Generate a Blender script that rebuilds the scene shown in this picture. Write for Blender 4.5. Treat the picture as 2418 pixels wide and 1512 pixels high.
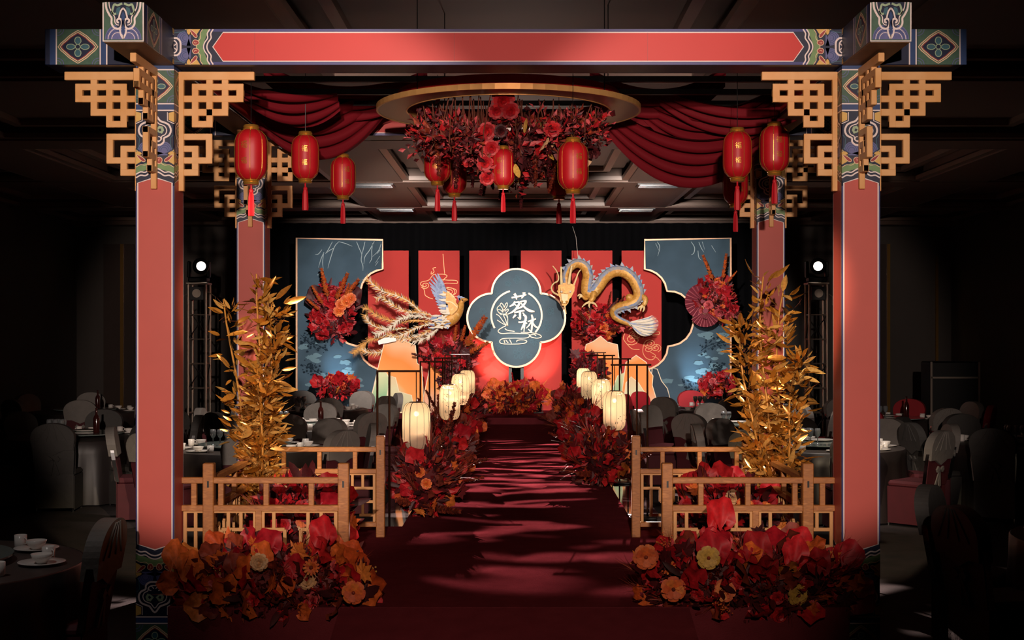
import bpy, math, random
from math import sin, cos, pi, radians
from mathutils import Vector, Matrix
from mathutils.geometry import tessellate_polygon

# ---------------------------------------------------------------- camera
F, CX, CY, EYE = 3200.0, 1225.0, 787.0, 2.0        # pixel focal length, vanishing point, eye height (m)
IW, IH = 2418, 1512
S = bpy.context.scene
for o in list(bpy.data.objects):
    bpy.data.objects.remove(o)
COL = S.collection
cam_d = bpy.data.cameras.new('camera')
cam_d.sensor_fit = 'HORIZONTAL'; cam_d.sensor_width = 36.0
cam_d.lens = F / IW * 36.0
cam_d.shift_x = (IW/2 - CX) / IW
cam_d.shift_y = (CY - IH/2) / IW
cam_d.clip_end = 200
cam = bpy.data.objects.new('camera', cam_d); COL.objects.link(cam)
cam.location = (0, 0, EYE); cam.rotation_euler = (radians(90), 0, 0)
S.camera = cam

# ---------------------------------------------------------------- world, view
wd = bpy.data.worlds.new('world'); S.world = wd; wd.use_nodes = True
wd.node_tree.nodes['Background'].inputs[0].default_value = (0.35, 0.36, 0.42, 1)
wd.node_tree.nodes['Background'].inputs[1].default_value = 0.012
S.view_settings.view_transform = 'Standard'; S.view_settings.look = 'None'
S.view_settings.exposure = 0.0; S.view_settings.gamma = 1.0
S.view_settings.use_curve_mapping = False
S.cycles.use_denoising = True
S.cycles.max_bounces = 6; S.cycles.diffuse_bounces = 3; S.cycles.glossy_bounces = 3
S.cycles.transparent_max_bounces = 12; S.cycles.sample_clamp_indirect = 4.0

# ---------------------------------------------------------------- large lights (stage lamps of the hall, plus added fills)
def spot(name, loc, target, power, angle, blend=0.3, color=(1, 1, 1), radius=0.08, gobo=None):
    d = bpy.data.lights.new(name, 'SPOT'); d.energy = power; d.spot_size = radians(angle)
    d.spot_blend = blend; d.color = color; d.shadow_soft_size = radius
    o = bpy.data.objects.new(name, d); COL.objects.link(o)
    o.location = loc
    o.rotation_euler = (Vector(target) - Vector(loc)).to_track_quat('-Z', 'Y').to_euler()
    if gobo:                                   # break-up gobo wheel of a moving head: cuts the beam into streaks
        sx, sy, th, seed, rot = gobo
        d.use_nodes = True; nt = d.node_tree; N = nt.nodes; L = nt.links
        em = N['Emission']
        tc = N.new('ShaderNodeTexCoord'); mp = N.new('ShaderNodeMapping')
        mp.inputs['Scale'].default_value = (sx, sy, 0.0); mp.inputs['Location'].default_value = (seed, seed*1.7, seed)
        mp.inputs['Rotation'].default_value = (0, 0, rot)
        nz = N.new('ShaderNodeTexNoise'); nz.inputs['Scale'].default_value = 1.0; nz.inputs['Detail'].default_value = 1.5
        nz.inputs['Distortion'].default_value = 0.5
        rp = N.new('ShaderNodeValToRGB'); rp.color_ramp.elements[0].position = th
        rp.color_ramp.elements[1].position = th + 0.09
        L.new(tc.outputs['Normal'], mp.inputs['Vector']); L.new(mp.outputs[0], nz.inputs['Vector'])
        L.new(nz.outputs['Fac'], rp.inputs['Fac']); L.new(rp.outputs[0], em.inputs['Strength'])
    return o

WARM = (1.0, 0.80, 0.68)
spot('key_light', (-0.35, -2.2, 3.2), (-1.66, 8.3, 2.45), 3900, 20.5, 0.35, WARM, 0.06)
spot('key_light', (0.25, -2.2, 3.2), (1.5, 8.3, 2.45), 3000, 20.5, 0.35, WARM, 0.06)
spot('front_fill', (0.3, -1.0, 3.6), (0.0, 8.6, 0.9), 950, 26, 0.8, (1.0, 0.72, 0.55), 0.1)  # added fill for the front flowers, not a hall lamp
spot('beam_light', (0.1, -1.8, 3.0), (0.0, 8.3, 4.0), 1900, 26, 1.0, (1.0, 0.66, 0.56), 0.10)
spot('backdrop_light', (-1.6, 15.5, 4.0), (-2.15, 26.2, 2.1), 4300, 33, 0.6, (1.0, 0.88, 0.80), 0.10)
spot('backdrop_light', (1.6, 15.5, 4.0), (2.15, 26.2, 2.1), 4300, 33, 0.6, (1.0, 0.88, 0.80), 0.10)
spot('runway_light', (-2.2, 23.6, 4.0), (0.1, 14.3, 0.39), 32000, 20.5, 0.5, (1.0, 0.68, 0.60), 0.02, (11, 78, 0.55, 2.0, 0.36))
spot('runway_light', (2.3, 23.6, 4.0), (0.0, 14.0, 0.39), 32000, 20.5, 0.5, (1.0, 0.68, 0.62), 0.02, (12, 70, 0.55, 7.0, -0.34))
spot('runway_light', (-1.5, 25.0, 4.1), (0.1, 18.2, 0.39), 16000, 24, 0.7, (1.0, 0.62, 0.58), 0.02, (8, 60, 0.55, 4.0, 0.10))
spot('bamboo_light', (-0.4, 5.2, 3.9), (-1.83, 9.6, 1.75), 1500, 20, 0.5, (1.0, 0.78, 0.5), 0.05)
spot('bamboo_light', (0.4, 5.2, 3.9), (1.8, 9.6, 1.75), 1500, 20, 0.5, (1.0, 0.78, 0.5), 0.05)
spot('ceiling_fill', (0.0, 22.0, 0.9), (0.0, 20.0, 4.3), 210, 140, 1.0, (1.0, 0.80, 0.68), 0.3)  # added upward fill without a fixture, brightens the ceiling
spot('table_fill', (-2.6, 17.5, 4.15), (-3.0, 18.3, 0.7), 600, 52, 0.8, (1.0, 0.85, 0.74), 0.1)  # added fills over the middle tables, no fixtures there
spot('table_fill', (2.8, 17.5, 4.15), (3.2, 18.3, 0.7), 600, 52, 0.8, (1.0, 0.85, 0.74), 0.1)

spot('table_fill', (-2.7, 13.6, 4.15), (-3.1, 14.6, 0.7), 300, 44, 0.8, (1.0, 0.85, 0.74), 0.1)  # second added pair, brightens the tables nearest the gate
spot('table_fill', (2.9, 13.6, 4.15), (3.3, 14.7, 0.7), 300, 44, 0.8, (1.0, 0.85, 0.74), 0.1)
spot('table_fill', (-3.3, 5.6, 4.2), (-3.1, 7.2, 0.7), 55, 46, 0.9, (1.0, 0.9, 0.85), 0.1)  # dim added fill over the table outside the gate

# ---------------------------------------------------------------- helpers
def W(px, py, Y):
    """photo pixel -> world point on the plane at depth Y"""
    return Vector(((px - CX) / F * Y, Y, EYE - (py - CY) / F * Y))

def lin(h):
    h = h.lstrip('#'); c = [int(h[i:i+2], 16) / 255 for i in (0, 2, 4)]
    return tuple(x/12.92 if x <= 0.04045 else ((x+0.055)/1.055)**2.4 for x in c)

MATS = {}
def mat(name, color='#808080', rough=0.6, metal=0.0, emit=None, es=0.0, var=0.0, vscale=6.0, bump=0.0,
        bscale=80.0, spec=0.5, ramp=None, rnd=False, stretch=None, sheen=0.0, trans=0.0):
    """procedural material; var: noise colour variation, ramp: colour list driven by noise or (rnd) by object/island"""
    if name in MATS: return MATS[name]
    m = bpy.data.materials.new(name); m.use_nodes = True
    nt = m.node_tree; N = nt.nodes; L = nt.links; b = N['Principled BSDF']
    c = lin(color) if isinstance(color, str) else color
    b.inputs['Base Color'].default_value = (*c, 1); b.inputs['Roughness'].default_value = rough
    b.inputs['Metallic'].default_value = metal; b.inputs['Specular IOR Level'].default_value = spec
    if sheen: b.inputs['Sheen Weight'].default_value = sheen
    if trans: b.inputs['Transmission Weight'].default_value = trans
    tc = N.new('ShaderNodeTexCoord'); src = tc.outputs['Object']
    if stretch:
        mp = N.new('ShaderNodeMapping'); mp.inputs['Scale'].default_value = stretch
        L.new(src, mp.inputs['Vector']); src = mp.outputs[0]
    if ramp:
        rp = N.new('ShaderNodeValToRGB'); els = rp.color_ramp.elements
        while len(els) < len(ramp): els.new(0.5)
        for i, h in enumerate(ramp):
            els[i].position = i / (len(ramp) - 1); els[i].color = (*(lin(h) if isinstance(h, str) else h), 1)
        if rnd:
            oi = N.new('ShaderNodeObjectInfo'); ge = N.new('ShaderNodeNewGeometry')
            ad = N.new('ShaderNodeMath'); ad.operation = 'ADD'
            fr = N.new('ShaderNodeMath'); fr.operation = 'FRACT'
            L.new(oi.outputs['Random'], ad.inputs[0]); L.new(ge.outputs['Random Per Island'], ad.inputs[1])
            L.new(ad.outputs[0], fr.inputs[0]); L.new(fr.outputs[0], rp.inputs['Fac'])
            nz = N.new('ShaderNodeTexNoise'); nz.inputs['Scale'].default_value = 7.0; nz.inputs['Detail'].default_value = 4   # blotches of each blade
            mr = N.new('ShaderNodeMapRange'); mr.inputs[1].default_value = 0.3; mr.inputs[2].default_value = 0.7; mr.inputs[3].default_value = 0.62; mr.inputs[4].default_value = 1.1
            mu = N.new('ShaderNodeMix'); mu.data_type = 'RGBA'; mu.blend_type = 'MULTIPLY'; mu.inputs[0].default_value = 1.0
            L.new(src, nz.inputs['Vector']); L.new(nz.outputs['Fac'], mr.inputs[0]); L.new(rp.outputs[0], mu.inputs[6]); L.new(mr.outputs[0], mu.inputs[7])
            rp = mu
        else:
            nz = N.new('ShaderNodeTexNoise'); nz.inputs['Scale'].default_value = vscale; nz.inputs['Detail'].default_value = 4
            st = N.new('ShaderNodeMapRange'); st.inputs[1].default_value = 0.3; st.inputs[2].default_value = 0.7
            L.new(src, nz.inputs['Vector']); L.new(nz.outputs['Fac'], st.inputs[0]); L.new(st.outputs[0], rp.inputs['Fac'])
        L.new(rp.outputs[2] if rp.bl_idname == 'ShaderNodeMix' else rp.outputs[0], b.inputs['Base Color'])
    elif var:
        nz = N.new('ShaderNodeTexNoise'); nz.inputs['Scale'].default_value = vscale; nz.inputs['Detail'].default_value = 5
        mx = N.new('ShaderNodeMix'); mx.data_type = 'RGBA'
        mx.inputs[6].default_value = (*[x*(1-var) for x in c], 1); mx.inputs[7].default_value = (*[min(1, x*(1+var)) for x in c], 1)
        L.new(src, nz.inputs['Vector']); L.new(nz.outputs['Fac'], mx.inputs[0]); L.new(mx.outputs[2], b.inputs['Base Color'])
    if bump:
        n2 = N.new('ShaderNodeTexNoise'); n2.inputs['Scale'].default_value = bscale; n2.inputs['Detail'].default_value = 3
        bp = N.new('ShaderNodeBump'); bp.inputs['Strength'].default_value = bump; bp.inputs['Distance'].default_value = 0.01
        L.new(src, n2.inputs['Vector']); L.new(n2.outputs['Fac'], bp.inputs['Height']); L.new(bp.outputs[0], b.inputs['Normal'])
    if emit:
        b.inputs['Emission Color'].default_value = (*lin(emit), 1); b.inputs['Emission Strength'].default_value = es
    MATS[name] = m
    return m

WO = {}                                                   # world origin of each object made here
def tag(o, label=None, cat=None, group=None, kind=None):
    if label: o['label'] = label
    if cat: o['category'] = cat
    if group: o['group'] = group
    if kind: o['kind'] = kind
    return o

def thing(name, label, cat, loc=(0, 0, 0), group=None, rotz=0.0):
    o = bpy.data.objects.new(name, None); o.empty_display_size = 0.1; COL.objects.link(o)
    o.location = loc; o.rotation_euler = (0, 0, rotz); WO[o] = Vector(loc)
    return tag(o, label, cat, group)

def rot_frames(pts):
    ts = []
    for i in range(len(pts)):
        a = pts[max(i-1, 0)]; b = pts[min(i+1, len(pts)-1)]
        t = (b - a); ts.append(t.normalized() if t.length > 1e-9 else Vector((0, 0, 1)))
    up = Vector((0, 1, 0)) if abs(ts[0].y) < 0.9 else Vector((1, 0, 0))
    n = (up - ts[0]*up.dot(ts[0])).normalized(); out = []
    for t in ts:
        n = n - t*n.dot(t)
        n = n.normalized() if n.length > 1e-6 else t.orthogonal().normalized()
        out.append((t, n, t.cross(n)))
    return out

def smooth_path(pts, k=6, closed=False):
    """Catmull-Rom through 2D/3D points"""
    P = [Vector(p) for p in pts]; n = len(P); out = []
    rng = range(n) if closed else range(n-1)
    for i in rng:
        p0 = P[(i-1) % n] if closed or i > 0 else P[0]*2 - P[1]
        p1 = P[i]; p2 = P[(i+1) % n]
        p3 = P[(i+2) % n] if closed or i+2 < n else P[-1]*2 - P[-2]
        for j in range(k):
            t = j/k
            out.append(0.5*((2*p1) + (p2-p0)*t + (2*p0-5*p1+4*p2-p3)*t*t + (3*p1-p0-3*p2+p3)*t*t*t))
    if not closed: out.append(P[-1].copy())
    return out

class MB:
    """collects geometry of ONE mesh object"""
    def __init__(s): s.v = []; s.f = []; s.mi = []; s.ms = []
    def m(s, mt):
        if mt not in s.ms: s.ms.append(mt)
        return s.ms.index(mt)
    def add(s, vs, fs, mt):
        k = len(s.v); i = s.m(mt)
        s.v += [tuple(p) for p in vs]; s.f += [[k+a for a in f] for f in fs]; s.mi += [i]*len(fs)
    def box(s, x0, x1, y0, y1, z0, z1, mt, M=None):
        vs = [Vector((x, y, z)) for x in (x0, x1) for y in (y0, y1) for z in (z0, z1)]
        if M: vs = [M @ p for p in vs]
        s.add(vs, [(0,1,3,2), (4,6,7,5), (0,4,5,1), (2,3,7,6), (0,2,6,4), (1,5,7,3)], mt)
        return s
    def bbox(s, x0, x1, y0, y1, z0, z1, mt, b=0.006, M=None):
        """box with chamfered edges"""
        c = Vector(((x0+x1)/2, (y0+y1)/2, (z0+z1)/2)); h = ((x1-x0)/2, (y1-y0)/2, (z1-z0)/2)
        b = min(b, min(h)*0.8); vs = []; ix = {}
        for a in range(3):
            for sx in (-1, 1):
                for sy in (-1, 1):
                    for sz in (-1, 1):
                        sg = (sx, sy, sz)
                        p = [sg[i]*(h[i] if i == a else h[i]-b) for i in range(3)]
                        ix[a, sg] = len(vs); vs.append(c + Vector(p))
        fs = []
        for a in range(3):
            o1, o2 = [i for i in range(3) if i != a]
            for sa in (-1, 1):
                q = []
                for (u, w) in ((-1,-1), (1,-1), (1,1), (-1,1)):
                    sg = [0]*3; sg[a] = sa; sg[o1] = u; sg[o2] = w; q.append(ix[a, tuple(sg)])
                flip = (sa > 0) != (a != 1)
                fs.append(q[::-1] if flip else q)
        for a in range(3):                                  # edge chamfers, edge along axis a
            o1, o2 = [i for i in range(3) if i != a]
            for u in (-1, 1):
                for w in (-1, 1):
                    q = []
                    for (ax, sa) in ((o1, -1), (o1, 1), (o2, 1), (o2, -1)):
                        sg = [0]*3; sg[a] = sa; sg[o1] = u; sg[o2] = w; q.append(ix[ax, tuple(sg)])
                    fs.append(q)
        for sx in (-1, 1):
            for sy in (-1, 1):
                for sz in (-1, 1):
                    fs.append([ix[a, (sx, sy, sz)] for a in range(3)])
        if M: vs = [M @ p for p in vs]
        s.add(vs, fs, mt); return s
    def tube(s, pts, r, mt, n=8, caps=True, flat=1.0):
        pts = [Vector(p) for p in pts]; R = r if isinstance(r, (list, tuple)) else [r]*len(pts)
        vs = []; fs = []
        for (t, a, b), p, rr in zip(rot_frames(pts), pts, R):
            for k in range(n):
                q = 2*pi*k/n; vs.append(p + a*(cos(q)*rr*flat) + b*(sin(q)*rr))
        for i in range(len(pts)-1):
            for k in range(n):
                fs.append((i*n+k, i*n+(k+1) % n, (i+1)*n+(k+1) % n, (i+1)*n+k))
        if caps: fs += [tuple(range(n))[::-1], tuple((len(pts)-1)*n+k for k in range(n))]
        s.add(vs, fs, mt); return s
    def lathe(s, prof, n, mt, c=(0, 0, 0), caps=True, rf=None):
        vs = []; fs = []; c = Vector(c)
        for (r, z) in prof:
            for k in range(n):
                q = 2*pi*k/n; rr = r*(rf(q, z) if rf else 1); vs.append(c + Vector((cos(q)*rr, sin(q)*rr, z)))
        for i in range(len(prof)-1):
            for k in range(n):
                fs.append((i*n+k, i*n+(k+1) % n, (i+1)*n+(k+1) % n, (i+1)*n+k))
        if caps: fs += [tuple(range(n))[::-1], tuple((len(prof)-1)*n+k for k in range(n))]
        s.add(vs, fs, mt); return s
    def ball(s, c, r, mt, n=10, k=6, sc=(1, 1, 1)):
        c = Vector(c); vs = [c + Vector((0, 0, -r*sc[2]))]; fs = []
        for i in range(1, k):
            a = -pi/2 + pi*i/k
            for j in range(n):
                q = 2*pi*j/n; vs.append(c + Vector((cos(a)*cos(q)*r*sc[0], cos(a)*sin(q)*r*sc[1], sin(a)*r*sc[2])))
        vs.append(c + Vector((0, 0, r*sc[2]))); t = len(vs)-1
        for j in range(n):
            fs.append((0, 1+(j+1) % n, 1+j)); fs.append((t, 1+(k-2)*n+j, 1+(k-2)*n+(j+1) % n))
        for i in range(k-2):
            for j in range(n):
                fs.append((1+i*n+j, 1+i*n+(j+1) % n, 1+(i+1)*n+(j+1) % n, 1+(i+1)*n+j))
        s.add(vs, fs, mt); return s
    def slab(s, poly, fn, d0, d1, mt, side=None):
        """2D polygon extruded from d0 to d1; fn(u, v, d) -> world"""
        n = len(poly); tri = tessellate_polygon([[Vector((p[0], p[1], 0)) for p in poly]])
        A = [fn(p[0], p[1], d0) for p in poly]; B = [fn(p[0], p[1], d1) for p in poly]
        s.add(A + B, [tuple(t) for t in tri] + [tuple(n+i for i in t[::-1]) for t in tri], mt)
        s.add(A + B, [(i, (i+1) % n, n+(i+1) % n, n+i) for i in range(n)], side or mt); return s
    def stroke(s, pts, w, fn, d0, d1, mt, closed=False, k=0):
        """flat band of width w (number or list) along 2D points, extruded d0..d1"""
        P = [Vector((p[0], p[1])) for p in pts]
        Wd = list(w) if isinstance(w, (list, tuple)) else [w]*len(P)
        if k:
            Q = smooth_path(P, k, closed); nW = []
            for i in range(len(Q)):
                t = i/k; a = int(t); fr = t-a
                nW.append(Wd[a % len(Wd)]*(1-fr) + Wd[(a+1) % len(Wd) if closed else min(a+1, len(Wd)-1)]*fr)
            P, Wd = Q, nW
        n = len(P); L = []; R = []
        for i in range(n):
            a = P[(i-1) % n] if closed or i else P[0]; b = P[(i+1) % n] if closed or i < n-1 else P[-1]
            t = (b-a); t = t.normalized() if t.length > 1e-9 else Vector((1, 0)); nn = Vector((-t.y, t.x))
            L.append(P[i] + nn*Wd[i]/2); R.append(P[i] - nn*Wd[i]/2)
        vs = [fn(p.x, p.y, d1) for p in L] + [fn(p.x, p.y, d1) for p in R]
        e = n if closed else n-1
        fs = [(i, (i+1) % n, n+(i+1) % n, n+i) for i in range(e)]
        if d0 != d1:
            vs += [fn(p.x, p.y, d0) for p in L] + [fn(p.x, p.y, d0) for p in R]
            fs += [(i, 2*n+i, 2*n+(i+1) % n, (i+1) % n) for i in range(e)]
            fs += [(n+i, n+(i+1) % n, 3*n+(i+1) % n, 3*n+i) for i in range(e)]
            if not closed: fs += [(0, n, 3*n, 2*n), (n-1, 3*n-1, 4*n-1, 2*n-1)]
        s.add(vs, fs, mt); return s
    def fill(s, poly, fn, d, mt):
        tri = tessellate_polygon([[Vector((p[0], p[1], 0)) for p in poly]])
        s.add([fn(p[0], p[1], d) for p in poly], [tuple(t) for t in tri], mt); return s
    def mesh(s, name, origin=(0, 0, 0), smooth=False):
        me = bpy.data.meshes.new(name); o = Vector(origin)
        me.from_pydata([tuple(Vector(p) - o) for p in s.v], [], s.f)
        for mt in s.ms: me.materials.append(mt)
        me.polygons.foreach_set('material_index', s.mi)
        if smooth: me.polygons.foreach_set('use_smooth', [True]*len(s.f))
        me.update(); return me
    def build(s, name, parent=None, origin=None, smooth=False, local=False, kind=None, label=None):
        """origin: world origin; children take their parent's; local: coordinates already local to parent"""
        if local: org = Vector((0, 0, 0)); loc = (0, 0, 0)
        elif parent is not None: org = WO[parent]; loc = (0, 0, 0)
        else:
            if origin is None:
                xs = [p[0] for p in s.v]; ys = [p[1] for p in s.v]; zs = [p[2] for p in s.v]
                origin = ((min(xs)+max(xs))/2, (min(ys)+max(ys))/2, min(zs))
            org = Vector(origin); loc = org
        o = bpy.data.objects.new(name, s.mesh(name, org, smooth)); COL.objects.link(o)
        o.location = loc; WO[o] = org
        if parent is not None: o.parent = parent
        if kind: o['kind'] = kind
        if label: o['label'] = label
        return o

def inst(name, me, parent, M):
    """a part sharing mesh data, M local to parent"""
    o = bpy.data.objects.new(name, me); COL.objects.link(o); o.parent = parent; o.matrix_local = M
    return o

def copy_tree(o, loc=None, rotz=None, label=None, group=None, parent=None, sc=None):
    c = o.copy(); COL.objects.link(c); c.parent = parent
    if parent is not None: c.matrix_parent_inverse = o.matrix_parent_inverse.copy()
    if loc is not None: c.location = loc
    if rotz is not None: c.rotation_euler = (0, 0, rotz)
    if sc is not None: c.scale = (sc, sc, sc)
    if label: c['label'] = label
    if group: c['group'] = group
    for ch in list(o.children): copy_tree(ch, parent=c)
    return c

def structure(mb, name, smooth=False, origin=None):
    return tag(mb.build(name, smooth=smooth, origin=origin), kind='structure')
# ---------------------------------------------------------------- shared materials
M_WALL = mat('wall_panel', '#4a423d', 0.6, var=0.15, vscale=1.5)
M_CEIL = mat('ceiling_plaster', '#6b5448', 0.6, var=0.08, vscale=2.0)
M_CEIL2 = mat('ceiling_molding', '#7d6557', 0.4, var=0.06)
M_HALL = mat('hall_carpet', '#241d1f', 0.9, ramp=['#17120f', '#2b2021', '#1b1719'], vscale=3.0, bump=0.3, bscale=120)
M_BLACK = mat('black_paint', '#0b0b0c', 0.45)
M_DRAPE = mat('black_drape', '#040406', 0.9, var=0.2, vscale=3, spec=0.1)
M_CARPET = mat('burgundy_carpet', '#6a2a31', 0.9, var=0.25, vscale=9, bump=0.5, bscale=150, spec=0.0)
M_MIRROR = mat('gloss_floor', '#0c0b0c', 0.06, spec=1.0)
M_BRASS = mat('brass', '#c99a55', 0.3, 1.0, var=0.1)
M_GOLD = mat('gold_trim', '#d8a765', 0.38, 0.55, var=0.12, vscale=20)
M_CREAM = mat('cream_paint', '#efd9bd', 0.5)
M_WHITE = mat('white_paint', '#e9e0dd', 0.5)
M_STEEL = mat('truss_steel', '#b9aa9c', 0.35, 0.8, var=0.1)
M_CHROME = mat('chrome', '#cfcfd2', 0.15, 1.0)
M_PORC = mat('porcelain', '#eee8e2', 0.25, var=0.03)
M_GLASS = mat('clear_glass', '#f4f6f8', 0.03, trans=1.0)

# ---------------------------------------------------------------- room shell
X0, X1, Y0, Y1, ZC = -9.2, 9.0, -5.0, 28.2, 4.55
structure(MB().box(X0, X1, Y0, Y1, -0.12, 0.0, M_HALL), 'floor')
wb = structure(MB().box(X0, X1, Y1, Y1+0.15, 0, ZC, M_WALL), 'wall_back')
structure(MB().box(X0, X1, Y0-0.15, Y0, 0, ZC, M_WALL), 'wall_front')
wl = structure(MB().box(X0-0.15, X0, Y0, Y1, 0, ZC, M_WALL), 'wall_left')
wr = structure(MB().box(X1, X1+0.15, Y0, Y1, 0, ZC, M_WALL), 'wall_right')
ceil = structure(MB().box(X0, X1, Y0, Y1, ZC, ZC+0.12, M_CEIL), 'ceiling')
# ceiling ribs and stepped trays
colx = [-6.65, -2.25, 2.15, 6.55]                         # ribs along the hall
rowy = [0.2, 4.4, 8.5, 12.6, 16.4, 20.8, 24.9]            # ribs across the hall
zb = 4.28
for x in colx:
    MB().box(x-0.5, x+0.5, Y0, Y1, zb, ZC+0.005, M_CEIL).build('ceiling_rib', ceil)
for y in rowy:
    MB().box(X0, X1, y-0.36, y+0.36, zb-0.004, ZC+0.005, M_CEIL).build('ceiling_rib', ceil)
MB().box(X0, X1, Y1-0.5, Y1, zb-0.06, ZC, M_CEIL).build('ceiling_rib', ceil)
cx = [X0] + colx + [X1]
for i in range(5):
    for j in range(len(rowy)):
        a, b = cx[i] + (0.5 if i else 0.1), cx[i+1] - (0.5 if i < 4 else 0.1)
        c, d = rowy[j] + 0.36, (rowy[j+1] - 0.36 if j+1 < len(rowy) else Y1-0.5)
        for (t, z0, z1, mm) in ((0.0, 4.30, 4.36, M_CEIL2), (0.30, 4.40, 4.47, M_CEIL2)):
            mb = MB(); w = 0.10
            mb.box(a+t, b-t, c+t, c+t+w, z0, z1, mm); mb.box(a+t, b-t, d-t-w, d-t, z0, z1, mm)
            mb.box(a+t, a+t+w, c+t+w, d-t-w, z0, z1, mm); mb.box(b-t-w, b-t, c+t+w, d-t-w, z0, z1, mm)
            mb.build('ceiling_molding', ceil)
        MB().box(a+0.08, b-0.08, c+0.08, d-0.08, 4.475, 4.545, M_CEIL).build('ceiling_panel', ceil)
# air grilles on the ribs
for x in (colx[1], colx[2]):
    for y in (20.8, 24.9):
        g = thing('air_grille', 'slatted metal ceiling air grille, %s side, %s the stage' % ('phoenix' if x < 0 else 'dragon', 'nearer' if y > 22 else 'farther from'), 'air grille', (x, y, zb-0.03), 'ceiling air grilles')
        MB().box(x-0.34, x+0.34, y-0.2, y+0.2, zb-0.02, zb-0.002, M_BLACK).build('grille_frame', g)
        for k in range(4):
            MB().box(x-0.3, x+0.3, y-0.16+k*0.1, y-0.13+k*0.1, zb-0.035, zb-0.015, M_CHROME).build('slat', g)
# walls: panels, doors with brass edges
for k, (px0, px1) in enumerate(((246, 318), (2070, 2096))):
    a = (px0-CX)/F*Y1; b = (px1-CX)/F*Y1
    d = thing('door_%d' % (k+1), None, None, (0.5*(a+b), Y1-0.03, 0)); tag(d, kind='structure')
    MB().box(a, b, Y1-0.05, Y1+0.01, 0, 3.85, mat('door_wood', '#3c2c26', 0.4, var=0.2, vscale=3)).build('door_leaf', d)
    e = b if k else (290-CX)/F*Y1
    MB().box(e-0.03, e+0.03, Y1-0.09, Y1-0.04, 0, 3.85, M_BRASS).build('brass_edge', d)
for k, px in enumerate((169, 2211)):
    x = (px-CX)/F*Y1
    tag(MB().box(x-0.025, x+0.025, Y1-0.06, Y1+0.01, 0.1, 3.6, M_BRASS).build('trim_%d' % (k+1)), kind='structure')
# black stage drape with folds
def drape(px0, px1, Y, z0, z1, amp=0.05):
    mb = MB(); a = (px0-CX)/F*Y; b = (px1-CX)/F*Y; n = 160; vs = []; fs = []
    for i in range(n+1):
        x = a + (b-a)*i/n; y = Y + amp*sin(x*19+0.8*sin(x*3)) + amp*0.4*sin(x*47)
        vs += [(x, y, z0), (x, y, z1)]
    for i in range(n): fs.append((2*i, 2*i+2, 2*i+3, 2*i+1))
    mb.add(vs, fs, M_DRAPE); return mb
dr = drape(636, 1796, 27.3, 0.0, 4.22).build('stage_curtain', smooth=True)
tag(dr, 'pleated black curtain hanging behind the red and blue stage panels', 'curtain')

# ---------------------------------------------------------------- stage, runway, platform
ZP = 0.39
st = thing('stage', 'low burgundy carpeted stage under the red and blue backdrop', 'stage', (0, 25.2, 0))
MB().box(-4.9, 4.8, 23.9, 27.0, 0.0, 0.506, M_CARPET).build('stage_deck', st)
rw = thing('runway', 'burgundy carpeted runway leading from the gate to the stage', 'runway', (0, 17, 0))
MB().box(-0.97, 0.97, 11.28, 23.88, 0.0, ZP, M_CARPET).build('runway_deck', rw)
for s in (-1, 1):
    MB().box(min(s*0.97, s*1.5), max(s*0.97, s*1.5), 11.8, 23.85, 0.0, 0.06, M_MIRROR).build('gloss_side_panel', rw, label='black mirror-gloss side strip of the runway')
pf = thing('gate_platform', 'dark burgundy carpeted platform inside the painted gate', 'platform', (0, 9.5, 0))
MB().box(-2.06, 1.94, 7.95, 11.28, 0.0, ZP, M_CARPET).build('platform_deck', pf)
mb = MB()
mb.add([(-1.05, 6.3, 0.004), (1.0, 6.3, 0.004), (1.0, 7.95, ZP-0.003), (-1.05, 7.95, ZP-0.003), (-1.05, 7.95, 0), (1.0, 7.95, 0)],
       [(0, 1, 2, 3), (0, 3, 4), (1, 5, 2)], M_CARPET)
mb.build('entry_ramp', pf)
# ---------------------------------------------------------------- painted gate pavilion
M_NAVY = mat('paint_navy', '#101a38', 0.42, var=0.2, vscale=25)
M_BLUE = mat('paint_blue', '#27406f', 0.42, var=0.15, vscale=25)
M_VIO = mat('paint_violet_blue', '#3c3f77', 0.42, var=0.12, vscale=15)
M_RED = mat('paint_red', '#bc4d42', 0.5, var=0.10, vscale=4)
M_REDB = mat('paint_red_beam', '#c62d27', 0.5, var=0.08, vscale=3)
M_PWH = mat('paint_white', '#e4d3cf', 0.45)
M_GREEN = mat('paint_green', '#3e5c4b', 0.45, var=0.3, vscale=40)
M_LGRN = mat('paint_leaf_green', '#6f8f5c', 0.45, var=0.2, vscale=40)
M_YEL = mat('paint_yellow', '#d8ac5c', 0.45, var=0.12, vscale=40)
M_BUD = mat('paint_bud_red', '#9c3534', 0.45)
M_PCRM = mat('paint_cream', '#e2c19d', 0.45)
M_LAV = mat('paint_lavender', '#5d5f8f', 0.45, var=0.3, vscale=60)
M_TEAL = mat('paint_teal', '#34606d', 0.45, var=0.2, vscale=60)
M_PALE = mat('paint_pale_green', '#9db191', 0.45, var=0.2, vscale=60)
M_LATT = mat('lattice_wood', '#d79a5c', 0.5, ramp=['#c98a48', '#e0a96f', '#d59755', '#e6b889'], vscale=2.2)
M_WOODB = mat('raw_beam_wood', '#7a5638', 0.6, var=0.3, vscale=14, stretch=(1, 6, 6))

SG = 388.0                                     # pixels per metre on the gate's front face
XG, HALF, PW = -0.066, 2.149, 0.232
YF, YR = 8.25, 11.2                            # front faces of the front and rear pillars
ZB0, ZB1 = 3.634, 3.853
gate = thing('painted_gate', 'tall red pavilion gate with blue painted pillars, beams and gold lattice brackets', 'gate', (XG, 9.8, 0))

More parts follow.
